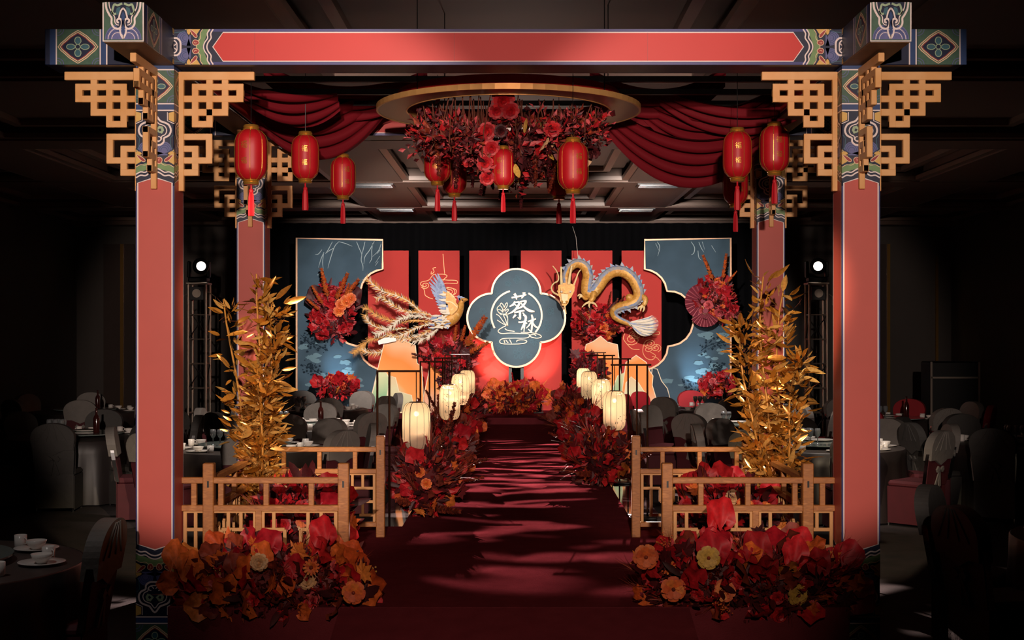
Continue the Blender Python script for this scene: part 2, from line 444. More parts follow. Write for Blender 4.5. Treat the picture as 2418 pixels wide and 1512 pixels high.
def motif(mb, fn, e=0.0, hw=45, d=0.0):
    """painted end pattern; u across (+-hw px), v from the red arrow tip outwards; e lengthens the blank middle"""
    L = lambda k: d + 0.0006*k
    st = lambda p, w, m, k, c=False, s=0: mb.stroke(p, w, fn, L(k), L(k), m, closed=c, k=s)
    fl = lambda p, m, k: mb.fill(p, fn, L(k), m)
    mir = lambda p: [(-a, b) for a, b in p]
    fl([(-hw, -8), (-22, 0), (0, 8), (22, 0), (hw, -8), (hw, 12), (0, 26), (-hw, 12)], M_NAVY, 1)
    wav = lambda y: [(-hw, y-9), (-hw*0.75, y-3), (-hw*0.5, y-4), (-hw*0.25, y+3), (0, y+6), (hw*0.25, y+3), (hw*0.5, y-4), (hw*0.75, y-3), (hw, y-9)]
    st(wav(8), 3.2, M_PWH, 2, s=3)
    fl([(-hw, 8), (-22, 17), (0, 25), (22, 17), (hw, 8), (hw, 24), (24, 33), (0, 40), (-24, 33), (-hw, 24)], M_LGRN, 2)
    st(wav(16), 3.0, M_PWH, 3, s=3)
    st(wav(33), 1.6, M_PCRM, 3, s=3)
    for sg in (1, -1):
        P = (lambda p: p) if sg > 0 else mir
        fl(P([(hw, 30), (hw*0.7, 38), (hw*0.7, 58), (hw, 66)]), M_YEL, 2)
        st(P([(hw, 28), (hw*0.68, 37), (hw*0.68, 59), (hw, 68)]), 1.6, M_NAVY, 3)
        bud = [(44, 54), (34, 50), (24, 43), (23, 38), (28, 37), (35, 42)]
        fl(P(bud), M_BUD, 4); st(P(bud), 1.6, M_PCRM, 5, True, 2)
        b2 = [(4, 44), (10, 48), (17, 44), (16, 36), (10, 32), (5, 36)]
        fl(P(b2), M_BUD, 4); st(P(b2), 1.6, M_PCRM, 5, True, 2)
        st(P([(10, 38), (9, 42), (12, 44)]), 1.4, M_PCRM, 6)
        arc = lambda r: [(22 + r*cos(a), 62 + r*1.2*sin(a)) for a in [pi*i/8 for i in range(9)]]
        fl(P(arc(19) + [(3, 52), (41, 52)][::-1]), M_LAV, 2)
        for r in (16, 12, 8): st(P(arc(r)), 1.2, M_BLUE, 3)
    # cloud knot
    kn = [(0, 76), (13, 77), (21, 84), (22, 93), (33, 99), (38, 111), (33, 124), (22, 130), (12, 134), (0, 148)]
    full = kn + [(-a, b) for a, b in kn[-2:0:-1]]
    fl(full, M_NAVY, 4); st(full, 4.4, M_PWH, 5, True, 3)
    inn = [(a*0.74, 108 + (b-108)*0.74) for a, b in full]
    st(inn, 2.4, M_PWH, 5, True, 3)
    for sg in (1, -1):
        P = (lambda p: p) if sg > 0 else mir
        fl(P([(2, 112), (10, 122), (19, 120), (22, 111), (17, 103), (9, 106)]), M_PALE, 6)
        fl(P([(8, 113), (13, 116), (16, 111), (12, 108)]), M_NAVY, 7)
        st(P([(2, 92), (8, 86), (14, 89), (13, 95), (8, 96)]), 2.2, M_PWH, 6, s=2)
        fl(P([(hw, 130), (hw*0.72, 136), (hw*0.72, 152), (hw, 156)]), M_YEL, 2)
        st(P([(hw, 127), (hw*0.66, 134), (hw*0.66, 154)]), 2, M_PWH, 3)
        st(P([(hw*0.98, 60), (hw*0.85, 72), (hw*0.8, 92), (hw*0.95, 100)]), 1.5, M_TEAL, 3)
    g = 0 + e
    fl([(-hw, 157+g), (hw, 157+g), (hw, 176+g), (-hw, 176+g)], M_BLUE, 1)
    st([(-hw, 158.5+g), (hw, 158.5+g)], 3.2, M_PWH, 2); st([(-hw, 174+g), (hw, 174+g)], 3.0, M_PWH, 2)
    h0, h1 = 177+g, 253+g
    if e: h1 = 284+g-8
    c = (h0+h1)/2; rv = (h1-h0)/2-1
    fl([(-hw, h0), (hw, h0), (hw, h1), (-hw, h1)], M_GREEN, 1)
    og = [(0, 1), (0.22, 0.86), (0.42, 0.66), (0.66, 0.45), (0.86, 0.2), (1, 0), ]
    og = og + [(a, -b) for a, b in og[-2::-1]]; og = og + [(-a, b) for a, b in og[-2:0:-1]]
    sc = lambda k: [(a*(hw-2)*k, c + b*rv*k) for a, b in og]
    st(sc(0.97), 2.2, M_PCRM, 2, True); fl(sc(0.86), M_NAVY, 3); st(sc(0.86), 2.4, M_PCRM, 4, True); st(sc(0.79), 1.4, M_BUD, 4, True)
    for q in range(4):
        a0 = q*pi/2
        pet = [(0.12, 0), (0.3, 0.16), (0.52, 0.12), (0.58, 0), (0.52, -0.12), (0.3, -0.16)]
        pp = [((x*cos(a0)-y*sin(a0))*hw*0.95, c + (x*sin(a0)+y*cos(a0))*rv*0.95) for x, y in pet]
        fl(pp, M_TEAL, 4); st(pp, 1.8, M_PALE, 5, True, 2)
    ci = [(cos(a)*6, c+sin(a)*6) for a in [2*pi*i/10 for i in range(10)]]
    fl(ci, M_NAVY, 6); st(ci, 1.8, M_PALE, 7, True)
    for sx in (-1, 1):
        for sy in (h0, h1):
            t = 1 if sy == h0 else -1
            for r in (16, 10):
                st([(sx*(hw - r*cos(a)), sy + t*r*sin(a)) for a in [pi/2*i/5 for i in range(6)]], 1.6, M_LAV, 2)
    top = h1 + (17 if e else 11)
    fl([(-hw, h1), (hw, h1), (hw, top), (-hw, top)], M_BLUE, 2)
    st([(-hw, h1+1.5), (hw, h1+1.5)], 3, M_PWH, 3)

def pillar_art(mb, fn):
    hw = 45
    zt, zbm = 368.0, -512.0                       # px above/below eye level of the red panel's tips (v up, from eye height)
    R = [(-40.5, zt-13), (0, zt), (40.5, zt-13), (40.5, zbm+13), (0, zbm), (-40.5, zbm+13)]
    mb.fill(R, fn, 0.0006, M_RED); mb.stroke(R, 3.0, fn, 0.0014, 0.0014, M_PWH, closed=True)
    for sx in (-1, 1):
        mb.stroke([(sx*43.2, zt-20), (sx*43.2, zbm+20)], 3.4, fn, 0.0008, 0.0008, M_VIO)
    motif(mb, lambda u, v, d: fn(u, zt+v, d))
    motif(mb, lambda u, v, d: fn(u, zbm-v, d))

# pillar prototype (local origin: centre of its base)
pb = MB().bbox(-PW/2, PW/2, -PW/2, PW/2, 0, ZB0, M_NAVY, 0.004)
pillar_me = pb.mesh('pillar')
pa = MB()
for k in range(4):
    c, s = cos(k*pi/2), sin(k*pi/2)
    def fn(u, v, d, c=c, s=s):
        x, y, z = u/SG, -PW/2 - d, EYE + v/SG
        return Vector((x*c - y*s, x*s + y*c, min(max(z, 0.001), ZB0)))
    pillar_art(pa, fn)
pa_me = pa.mesh('painted_pattern')
for X in (XG-HALF, XG+HALF):
    for Yc in (YF+PW/2, YR+PW/2):
        p = inst('pillar', pillar_me, gate, Matrix.Translation(Vector((X, Yc, 0)) - WO[gate]))
        inst('painted_pattern', pa_me, p, Matrix.Identity(4))

# beams: front and rear run along X, sides along Y; all cross at one level with projecting ends
BD = 0.25
def beam_x(Yc, name):
    xa, xb = XG-2.82, XG+2.775
    b = MB().bbox(xa, xb, Yc-PW/2, Yc+BD/2+0.03, ZB0, ZB1, M_NAVY, 0.004).build(name, gate)
    mb = MB(); zc = (ZB0+ZB1)/2; hz = (ZB1-ZB0)/2*SG
    for face in (-1, 1):
        yy = Yc-PW/2 if face < 0 else Yc+BD/2+0.03
        mid = XG
        fn0 = lambda u, v, d: Vector((mid + u/SG, yy + face*d, zc + v/SG))
        tL, tR = 500-1197, 1895-1197
        R = [(tL, 0), (tL+24, 34), (tR-24, 34), (tR, 0), (tR-24, -34), (tL+24, -34)]
        mb.fill(R, fn0, 0.0006, M_REDB); mb.stroke(R, 2.6, fn0, 0.0014, 0.0014, M_PWH, closed=True)
        for sv in (-1, 1): mb.stroke([(tL-10, sv*39), (tR+10, sv*39)], 6.5, fn0, 0.0008, 0.0008, M_VIO)
        for u in (-598, -127, 330): mb.stroke([(u, -33), (u, 33)], 1.0, fn0, 0.0018, 0.0018, M_BUD)
        motif(mb, lambda u, v, d: fn0(tL - v, u*0.95, d), e=92, hw=44)
        motif(mb, lambda u, v, d: fn0(tR + v, u*0.95, d), e=92, hw=44)
    mb.build('painted_pattern', b)
beam_x(YF+PW/2, 'cross_beam'); beam_x(YR+PW/2, 'cross_beam')

def end_face(mb, fn):
    h = 45
    st = lambda p, w, m, k, c=False, s=0: mb.stroke(p, w, fn, 0.0006*k, 0.0006*k, m, closed=c, k=s)
    fl = lambda p, m, k: mb.fill(p, fn, 0.0006*k, m)
    mir = lambda p: [(-a, b) for a, b in p]
    fl([(-h, -43), (h, -43), (h, 43), (-h, 43)], M_GREEN, 1)
    st([(-h+1.5, 42), (-h+1.5, -41.5), (h-1.5, -41.5), (h-1.5, 42)], 3.2, M_PWH, 4)
    for sg in (1, -1):
        P = (lambda p: p) if sg > 0 else mir
        arc = lambda r: [(12 + r*cos(a), -38 + r*1.15*sin(a)) for a in [pi*i/10 for i in range(11)]]
        fl(P([(max(x, 0), y) for x, y in arc(28)]), M_LAV, 2)
        for r in (25, 21, 17, 13): st(P([(max(x, 0.3), y) for x, y in arc(r)]), 1.3, M_BLUE if r in (25, 17) else M_PWH, 3)
        body = [(0, 43), (33, 43), (33, 30), (27, 18), (20, 10), (18, -4), (12, -13), (4, -12), (0, -4)]
        fl(P(body), M_NAVY, 4)
        st(P([(38, 43), (36, 28), (29, 14), (25, 8), (25, -4), (19, -13), (10, -15), (4, -9), (3, 2), (8, 7), (13, 4), (12, -1), (9, -1)]), 4.2, M_PWH, 6, s=3)
        st(P([(31, 43), (29, 30), (22, 17), (18, 9), (18, 0), (14, -6), (9, -7)]), 2.2, M_PWH, 6, s=3)
        st(P([(2, 40), (12, 36), (19, 38), (22, 30), (24, 22), (20, 17), (15, 18)]), 4.6, M_PALE, 6, s=3)
        fl(P([(6, 33), (14, 30), (16, 22), (12, 14), (7, 20)]), M_TEAL, 5)
        st(P([(0, 30), (5, 24), (8, 14), (9, 8)]), 3.4, M_PWH, 7, s=2)
        st(P([(0, -37), (5, -28), (7, -16)]), 3.4, M_PWH, 7, s=2)
    fl([(0, 24), (4, 14), (3, 0), (4, -14), (0, -30), (-4, -14), (-3, 0), (-4, 14)], M_BLUE, 6)

def beam_y(Xc):
    ya, yb = YF-0.66, YR+PW+0.66
    b = MB().bbox(Xc-PW/2, Xc+PW/2, ya, yb, ZB0+0.001, ZB1+0.001, M_NAVY, 0.004).build('side_beam', gate)
    MB().box(Xc-PW/2+0.006, Xc+PW/2-0.006, ya+0.01, yb-0.01, ZB0-0.004, ZB0+0.002, M_WOODB).build('wood_underside', b)
    mb = MB(); zc = (ZB0+ZB1)/2
    for (yy, fs) in ((ya, -1), (yb, 1)):
        end_face(mb, lambda u, v, d: Vector((Xc - fs*u/SG, yy + fs*d, zc + v/SG)))
    ym = (ya+yb)/2; half = (yb-ya)/2*SG
    for fs in (-1, 1):
        fn0 = lambda u, v, d: Vector((Xc + fs*(PW/2+d), ym + u/SG, zc + v/SG))
        t = half - 395
        R = [(-t, 0), (-t+24, 34), (t-24, 34), (t, 0), (t-24, -34), (-t+24, -34)]
        mb.fill(R, fn0, 0.0006, M_REDB); mb.stroke(R, 2.6, fn0, 0.0014, 0.0014, M_PWH, closed=True)
        motif(mb, lambda u, v, d: fn0(-t-v, u*0.95, d), e=92, hw=44); motif(mb, lambda u, v, d: fn0(t+v, u*0.95, d), e=92, hw=44)
    mb.build('painted_pattern', b)
beam_y(XG-HALF); beam_y(XG+HALF)

# fretwork corner brackets, cut from thick board
BARS = [(0, 571, 0, 63), (0, 40, 0, 900), (100, 150, 90, 420), (208, 258, 60, 420), (325, 375, 60, 333), (435, 490, 90, 230),
        (100, 490, 90, 140), (38, 490, 180, 230), (38, 375, 280, 333), (100, 258, 370, 420),
        (38, 255, 467, 515), (205, 255, 467, 693), (38, 255, 645, 693), (38, 150, 557, 605), (100, 150, 557, 785), (38, 150, 735, 785)]
bk = MB(); q = 1/3.15/SG
for i, (a, b, c, d) in enumerate(BARS):
    t = 0.018 - 0.0004*(i % 5)
    bk.bbox(a*q, b*q, -t, t, -d*q, -c*q, M_LATT, 0.003)
bk_me = bk.mesh('lattice_bracket')
def bracket(X, Y, ang):
    inst('lattice_bracket', bk_me, gate, Matrix.Translation(Vector((X, Y, ZB0-0.022)) - WO[gate]) @ Matrix.Rotation(ang, 4, 'Z'))
for X in (XG-HALF, XG+HALF):
    for Yc in (YF+PW/2, YR+PW/2):
        bracket(X+PW/2+0.002, Yc, 0); bracket(X-PW/2-0.002, Yc, pi)
        bracket(X, Yc-PW/2-0.002, -pi/2)
# dark hanging battens across the top
for y in (8.62, 9.05, 9.5, 10.0, 10.5, 10.98):
    MB().box(XG-HALF, XG+HALF, y-0.02, y+0.02, 3.76, 3.80, M_BLACK).build('batten', gate)

# ---------------------------------------------------------------- ring with hanging flowers
RC = Vector((W(1201, 260, 9.8).x, 9.8, 3.60)); RO, RI = 0.953, 0.73
ring = thing('floral_ring', 'flat gold-rimmed ring with red drum hung under the gate beams', 'ring', RC)
M_RINGU = mat('ring_underside', '#8a6a52', 0.35, 0.3)
def annulus(ro, ri, z0, z1, m_, n=72):
    mb = MB(); vs = []; fs = []
    for k in range(n):
        a = 2*pi*k/n
        for (r, z) in ((ro, z0), (ro, z1), (ri, z1), (ri, z0)): vs.append(RC + Vector((cos(a)*r, sin(a)*r, z)))
    for k in range(n):
        j = (k+1) % n
        for e in range(4): fs.append((4*k+e, 4*k+(e+1) % 4, 4*j+(e+1) % 4, 4*j+e))
    mb.add(vs, fs, m_); return mb
annulus(RO-0.012, RI+0.008, 0.0, 0.03, M_RINGU).build('ring_plate', ring)
annulus(RO, RO-0.014, -0.004, 0.034, M_GOLD).build('gold_rim', ring)
annulus(RI+0.01, RI, -0.004, 0.034, M_GOLD).build('inner_rim', ring)
annulus(0.80, 0.79, 0.028, 0.125, M_REDB).build('red_drum', ring)
for a in (0.5, 2.2, 3.9, 5.6):
    p = RC + Vector((cos(a)*0.85, sin(a)*0.85, 0.02))
    MB().tube([p, (p.x, p.y, zb+0.3)], 0.004, M_BLACK, 6).build('hanging_cable', ring)
# ---------------------------------------------------------------- flowers and foliage
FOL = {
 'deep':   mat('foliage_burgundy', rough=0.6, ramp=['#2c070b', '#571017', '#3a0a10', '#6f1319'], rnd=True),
 'red':    mat('foliage_red', rough=0.55, ramp=['#8d1118', '#c2161d', '#a30f22', '#d8272a'], rnd=True),
 'orange': mat('foliage_orange', rough=0.6, ramp=['#c44c1e', '#e66f2c', '#d25722', '#ec8c3c'], rnd=True),
 'rust':   mat('foliage_rust', rough=0.65, ramp=['#5c1f14', '#8c3019', '#6d2418', '#a8431f'], rnd=True),
 'cream':  mat('foliage_cream', rough=0.6, ramp=['#d8a878', '#c98f5b', '#e3bd95'], rnd=True),
 'pink':   mat('foliage_pink', rough=0.6, ramp=['#b03a44', '#d05a5c', '#8f2633'], rnd=True),
 'stem':   mat('foliage_stem', '#43241a', 0.7),
 'twig':   mat('foliage_twig', '#6b3a2b', 0.7, var=0.3),
 'yellow': mat('foliage_yellow', rough=0.6, ramp=['#c79a3a', '#d7ac52', '#b08435'], rnd=True),
}
def leaf_fan(m, seed=0, n=14):
    """round ruffled leaf, stalk at origin, unit size, lying in XZ, facing -Y"""
    rg = random.Random(seed); mb = MB(); vs = [(0, 0, 0)]; fs = []
    for ring, rr in ((0, 0.55), (1, 1.0)):
        for i in range(n):
            a = -pi/2 + 0.35 + (2*pi-0.7)*i/(n-1)
            ru = (0.10 if ring else 0.03)*sin(i*2.1+seed) + rg.uniform(-0.03, 0.03)
            sc = rr*(1 + (0.10*sin(i*1.9+seed*2) if ring else 0))
            vs.append((0.5*cos(a)*sc, -0.16*rr*rr + ru, 0.5 + 0.5*sin(a)*sc - 0.05))
    for i in range(n-1):
        fs.append((0, 1+i, 2+i)); fs.append((1+i, 1+n+i, 2+n+i, 2+i))
    mb.add(vs, fs, m); return mb.mesh('leaf', smooth=True)
def leaf_maple(m, seed=0):
    mb = MB(); P = [(0.04, 0), (0.22, 0.06), (0.18, 0.18), (0.42, 0.22), (0.34, 0.36), (0.55, 0.56), (0.3, 0.58), (0.26, 0.72), (0.14, 0.66), (0, 1.0)]
    P = P + [(-a, b) for a, b in P[-2::-1]]
    vs = [(0, 0.03, 0.35)] + [(a, 0.10*abs(a)*2 - 0.14*b*b + 0.03*sin(9*a+seed), b) for a, b in P]
    mb.add(vs, [(0, 1+i, 1+(i+1) % len(P)) for i in range(len(P))], m); return mb.mesh('leaf')
def leaf_oval(m, w=0.34, curl=0.2):
    mb = MB(); ts = [0, 0.25, 0.55, 0.82, 1.0]; ws = [0.03, 0.8, 1.0, 0.62, 0.02]; vs = []; fs = []
    for t, x in zip(ts, ws):
        y = -curl*t*t; vs += [(-w*x/2, y+0.05*x, t), (0, y, t), (w*x/2, y+0.05*x, t)]
    for i in range(4):
        for j in range(2): fs.append((3*i+j, 3*i+j+1, 3*i+j+4, 3*i+j+3))
    mb.add(vs, fs, m); return mb.mesh('leaf', smooth=True)
def petals(mb, m, n, r, ang, w, off=0.0, cup=0.25):
    for k in range(n):
        a = 2*pi*k/n + off; d = Vector((cos(a), 0, sin(a))); sd = Vector((-sin(a), 0, cos(a)))
        vs = []
        for (t, x) in ((0.1, 0.3), (0.55, 1.0), (0.9, 0.85), (1.0, 0.4)):
            c = d*(r*t*cos(ang)) + Vector((0, -r*t*sin(ang) + cup*r*t*t*0.5, 0))
            vs += [c - sd*(w*x/2), c + sd*(w*x/2)]
        mb.add(vs, [(0, 1, 3, 2), (2, 3, 5, 4), (4, 5, 7, 6)], m)
def flower_peony(m, m2, seed=0):
    mb = MB()
    for i, (n, r, a, w) in enumerate(((8, 0.5, 0.15, 0.34), (8, 0.46, 0.5, 0.32), (7, 0.38, 0.85, 0.26), (5, 0.28, 1.15, 0.2))):
        petals(mb, m if i != 3 else m2, n, r, a, w, i*0.4+seed)
    return mb.mesh('flower')
def flower_daisy(m, m2):
    mb = MB(); petals(mb, m, 13, 0.5, 0.2, 0.16); petals(mb, m, 10, 0.36, 0.5, 0.13, 0.2); mb.ball((0, -0.1, 0), 0.12, m2, 8, 5)
    return mb.mesh('flower')
def flower_disc(m, m2):
    mb = MB(); petals(mb, m, 6, 0.5, 0.1, 0.46); petals(mb, m, 6, 0.42, 0.35, 0.36, 0.5); mb.ball((0, -0.06, 0), 0.08, m2, 8, 5)
    return mb.mesh('flower')
def plume(m, m2, n=150, seed=0, w=0.11):
    """amaranth spike along +Z, unit length"""
    rg = random.Random(seed); mb = MB(); mb.tube([(0, 0, 0), (0, 0, 1)], 0.012, m2, 5)
    for i in range(n):
        t = rg.uniform(0.12, 1.0); a = rg.uniform(0, 2*pi); r = w*(1.15-t)**0.6*rg.uniform(0.5, 1.0)
        d = Vector((cos(a), sin(a), 0.9)).normalized(); p = Vector((0, 0, t)); q = p + d*r
        sd = d.cross(Vector((0, 0, 1))).normalized()*0.032
        mb.add([p-sd*0.4, q-sd, q+d*0.05, q+sd], [(0, 1, 2, 3)], m)
    return mb.mesh('plume')
def grass(m, n=12, seed=0, spread=0.5):
    rg = random.Random(seed); mb = MB()
    for i in range(n):
        a = rg.uniform(0, 2*pi); s = rg.uniform(0.1, spread); h = rg.uniform(0.7, 1.0); d = Vector((cos(a), sin(a), 0)); sd = Vector((-sin(a), cos(a), 0))*0.014
        vs = []
        for t in (0, 0.4, 0.75, 1.0):
            p = d*(s*t*t) + Vector((0, 0, h*t - 0.25*s*t*t)); k = 1.1-t
            vs += [p-sd*k, p+sd*k]
        mb.add(vs, [(0, 1, 3, 2), (2, 3, 5, 4), (4, 5, 7, 6)], m)
    return mb.mesh('grass_spray')
def twig(m, mb_, seed=0):
    rg = random.Random(seed); mb = MB()
    for i in range(6):
        a = rg.uniform(0, 2*pi); s = rg.uniform(0.05, 0.4); d = Vector((cos(a), sin(a), 0)); h = rg.uniform(0.6, 1)
        mb.tube([(0, 0, 0), d*s*0.4 + Vector((0, 0, h*0.5)), d*s + Vector((0, 0, h))], 0.008, m, 4)
        for t in (0.6, 0.75, 0.9, 1.0): mb.ball(d*s*t*t + Vector((rg.uniform(-.04, .04), rg.uniform(-.04, .04), h*t)), 0.035, mb_, 6, 4)
    return mb.mesh('berry_twig')
FM = {}
for c in ('deep', 'red', 'orange', 'rust', 'cream', 'pink', 'yellow'):
    FM['fan', c] = [leaf_fan(FOL[c], k) for k in range(3)]
    FM['maple', c] = [leaf_maple(FOL[c], k) for k in range(2)]
    FM['oval', c] = [leaf_oval(FOL[c], 0.38, 0.25), leaf_oval(FOL[c], 0.28, -0.2)]
    FM['peony', c] = [flower_peony(FOL[c], FOL[c], k) for k in range(2)]
    FM['daisy', c] = [flower_daisy(FOL[c], FOL['rust'])]
    FM['disc', c] = [flower_disc(FOL[c], FOL['rust'])]
    FM['plume', c] = [plume(FOL[c], FOL['twig'], 150, k) for k in range(2)]
    FM['grass', c] = [grass(FOL[c], 12, k) for k in range(2)]
    FM['twig', c] = [twig(FOL['twig'], FOL[c], k) for k in range(2)]
PN = {'fan': 'leaf', 'maple': 'leaf', 'oval': 'leaf', 'peony': 'flower', 'daisy': 'flower', 'disc': 'flower', 'plume': 'plume', 'grass': 'grass_spray', 'twig': 'berry_twig'}

def aim(d, roll=0.0):
    """matrix with +Z along d and the leaf face (-Y) turned up/outwards"""
    d = Vector(d).normalized(); q = d.to_track_quat('Z', 'Y')
    return q.to_matrix().to_4x4() @ Matrix.Rotation(roll, 4, 'Z')

def face(n, roll):
    """matrix with -Y along n (flower faces)"""
    return Vector(n).normalized().to_track_quat('-Y', 'Z').to_matrix().to_4x4() @ Matrix.Rotation(roll, 4, 'Y')

def filler(center, size, n, cols, seed, ls=(0.05, 0.1), surf=0.55, bias=None):
    """dense small foliage nobody could count"""
    rg = random.Random(seed); mb = MB(); C = Vector(center)
    for i in range(n):
        z = rg.uniform(-1, 1); a = rg.uniform(0, 2*pi); r = math.sqrt(1-z*z)
        d = Vector((r*cos(a), r*sin(a), z)); k = surf + (1-surf)*rg.random()
        p = C + Vector((d.x*size[0]*k, d.y*size[1]*k, d.z*size[2]*k))
        out = (Vector((d.x/size[0], d.y/size[1], d.z/size[2] + 0.6/max(size))).normalized() + Vector((rg.uniform(-.7, .7), rg.uniform(-.7, .7), rg.uniform(-.6, .7)))).normalized()
        l = rg.uniform(*ls); sd = out.cross(Vector((rg.uniform(-1, 1), rg.uniform(-1, 1), rg.uniform(-1, 1)))).normalized()*l*rg.uniform(0.18, 0.36)
        nn = out.cross(sd).normalized()*l*0.15
        mb.add([p, p+out*l*0.5+sd+nn, p+out*l, p+out*l*0.5-sd+nn, p+out*l*0.55], [(0, 1, 4), (0, 4, 3), (1, 2, 4), (4, 2, 3)], FOL[rg.choice(cols)])
    return mb

def clump(name, label, center, size, spec, seed, nfill=900, fcols=('deep', 'red', 'rust'), fls=(0.05, 0.1), cat='flowers', group=None, base=None, frontal=0.35, core=True):
    """one floral arrangement. spec: list of (kind, colour, count, smin, smax)"""
    rg = random.Random(seed); C = Vector(center)
    t = thing(name, label, cat, base or (C.x, C.y, C.z-size[2]), group)
    fm = filler(C, [s*0.9 for s in size], nfill, fcols, seed+1, fls)
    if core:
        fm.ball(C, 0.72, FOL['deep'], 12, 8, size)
    fm.build('foliage', t, kind='stuff')
    for (kind, col, cnt, s0, s1) in spec:
        for i in range(cnt):
            while True:
                z = rg.uniform(-0.75, 1); a = rg.uniform(0, 2*pi); r = math.sqrt(1-z*z); d = Vector((r*cos(a), r*sin(a), z))
                if d.y < frontal: break
            k = rg.uniform(0.72, 1.0)
            p = Vector((d.x*size[0]*k, d.y*size[1]*k, d.z*size[2]*k)) + C
            sc = rg.uniform(s0, s1)
            if kind in ('peony', 'daisy', 'disc'):
                M = face(d + Vector((rg.uniform(-.4, .4), -0.7, rg.uniform(-.2, .5))), rg.uniform(0, 6.28))
            elif kind in ('fan', 'maple', 'oval'):
                dd = d*0.8 + Vector((rg.uniform(-.6, .6), rg.uniform(-.5, .3), rg.uniform(0.0, 0.8)))
                M = aim(dd, 0)
                # turn the blade towards the viewer's half-space
                yl = M.to_3x3() @ Vector((0, -1, 0)); dn = dd.normalized()
                want = Vector((rg.uniform(-.7, .7), -1, rg.uniform(-.1, .7))); want = (want - dn*want.dot(dn))
                if want.length > 1e-3:
                    want.normalize(); ang = math.atan2(dn.dot(yl.cross(want)), yl.dot(want)); M = M @ Matrix.Rotation(ang, 4, 'Z')
            else:
                M = aim(d*0.8 + Vector((rg.uniform(-.3, .3), rg.uniform(-.3, .2), 0.6)), rg.uniform(0, 6.28))
            inst(PN[kind], rg.choice(FM[kind, col]), t, Matrix.Translation(p - WO[t]) @ M @ Matrix.Diagonal((sc, sc, sc, 1)))
    return t

# front pieces at the foot of the railings
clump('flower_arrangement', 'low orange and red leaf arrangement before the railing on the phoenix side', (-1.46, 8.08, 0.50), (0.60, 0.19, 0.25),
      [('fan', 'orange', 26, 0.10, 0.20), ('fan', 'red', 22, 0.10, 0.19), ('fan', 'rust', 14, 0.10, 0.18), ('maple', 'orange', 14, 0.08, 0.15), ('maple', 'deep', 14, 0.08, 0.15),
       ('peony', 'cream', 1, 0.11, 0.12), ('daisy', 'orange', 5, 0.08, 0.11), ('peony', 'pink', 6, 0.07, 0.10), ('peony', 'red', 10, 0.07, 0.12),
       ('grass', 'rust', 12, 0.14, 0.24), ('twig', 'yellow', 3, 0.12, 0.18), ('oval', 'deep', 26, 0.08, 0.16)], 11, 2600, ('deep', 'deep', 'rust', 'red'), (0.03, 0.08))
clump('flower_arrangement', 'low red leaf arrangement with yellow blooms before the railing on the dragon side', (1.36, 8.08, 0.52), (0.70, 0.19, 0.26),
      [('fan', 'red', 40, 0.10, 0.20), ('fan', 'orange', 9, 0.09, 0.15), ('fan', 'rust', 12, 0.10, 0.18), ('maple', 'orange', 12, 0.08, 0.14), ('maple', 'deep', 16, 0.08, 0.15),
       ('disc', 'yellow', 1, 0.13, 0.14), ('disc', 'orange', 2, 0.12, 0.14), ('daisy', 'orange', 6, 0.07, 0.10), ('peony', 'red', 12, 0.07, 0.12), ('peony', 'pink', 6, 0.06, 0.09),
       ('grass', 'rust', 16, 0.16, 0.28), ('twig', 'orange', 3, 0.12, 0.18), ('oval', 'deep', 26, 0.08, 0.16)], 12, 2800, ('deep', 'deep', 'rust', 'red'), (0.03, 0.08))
# tall single red leaves rising in front of the railings belong to the arrangements
A1, A2 = [o for o in bpy.data.objects if o.name.startswith('flower_arrangement')]
for (px, py, s, par, c) in ((770, 1292, 0.20, A1, 'red'), (700, 1372, 0.17, A1, 'red'), (672, 1408, 0.13, A1, 'orange'), (620, 1340, 0.17, A1, 'orange'), (455, 1372, 0.20, A1, 'orange'), (418, 1345, 0.19, A1, 'orange'),
                            (552, 1360, 0.17, A1, 'rust'), (1700, 1255, 0.22, A2, 'red'), (1690, 1335, 0.24, A2, 'red'), (1800, 1330, 0.22, A2, 'red'), (1870, 1340, 0.20, A2, 'red'), (1935, 1360, 0.18, A2, 'red')):
    p = W(px, py, 7.93)
    inst('leaf', FM['fan', c][px % 3], par, Matrix.Translation(p - WO[par]) @ Matrix.Rotation(radians(px % 40 - 20), 4, 'Y') @ Matrix.Diagonal((s*0.8, s, s, 1)))
for (px, py, s, par, k, c) in ((612, 1328, 0.11, A1, 'peony', 'cream'), (735, 1340, 0.10, A1, 'daisy', 'orange'), (835, 1400, 0.14, A1, 'disc', 'orange'), (1673, 1318, 0.14, A2, 'disc', 'yellow'), (1525, 1316, 0.15, A2, 'disc', 'orange'), (1590, 1392, 0.15, A2, 'disc', 'orange')):
    p = W(px, py, 7.86)
    inst('flower', FM[k, c][0], par, Matrix.Translation(p - WO[par]) @ Matrix.Rotation(px*0.3, 4, 'Y') @ Matrix.Diagonal((s, s, s, 1)))

# flowers inside the railings, round the golden bamboo
for (x, nm, sd) in ((-1.52, 'phoenix', 21), (1.45, 'dragon', 22)):
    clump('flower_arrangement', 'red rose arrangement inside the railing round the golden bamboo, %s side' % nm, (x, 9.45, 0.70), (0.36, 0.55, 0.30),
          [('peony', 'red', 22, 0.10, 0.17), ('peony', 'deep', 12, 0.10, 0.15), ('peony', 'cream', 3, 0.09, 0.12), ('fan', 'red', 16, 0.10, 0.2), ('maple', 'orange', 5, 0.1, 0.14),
           ('oval', 'deep', 24, 0.10, 0.18), ('disc', 'orange', 3, 0.1, 0.13), ('grass', 'rust', 4, 0.2, 0.3)], sd, 1300, ('deep', 'deep', 'red'), (0.05, 0.11))
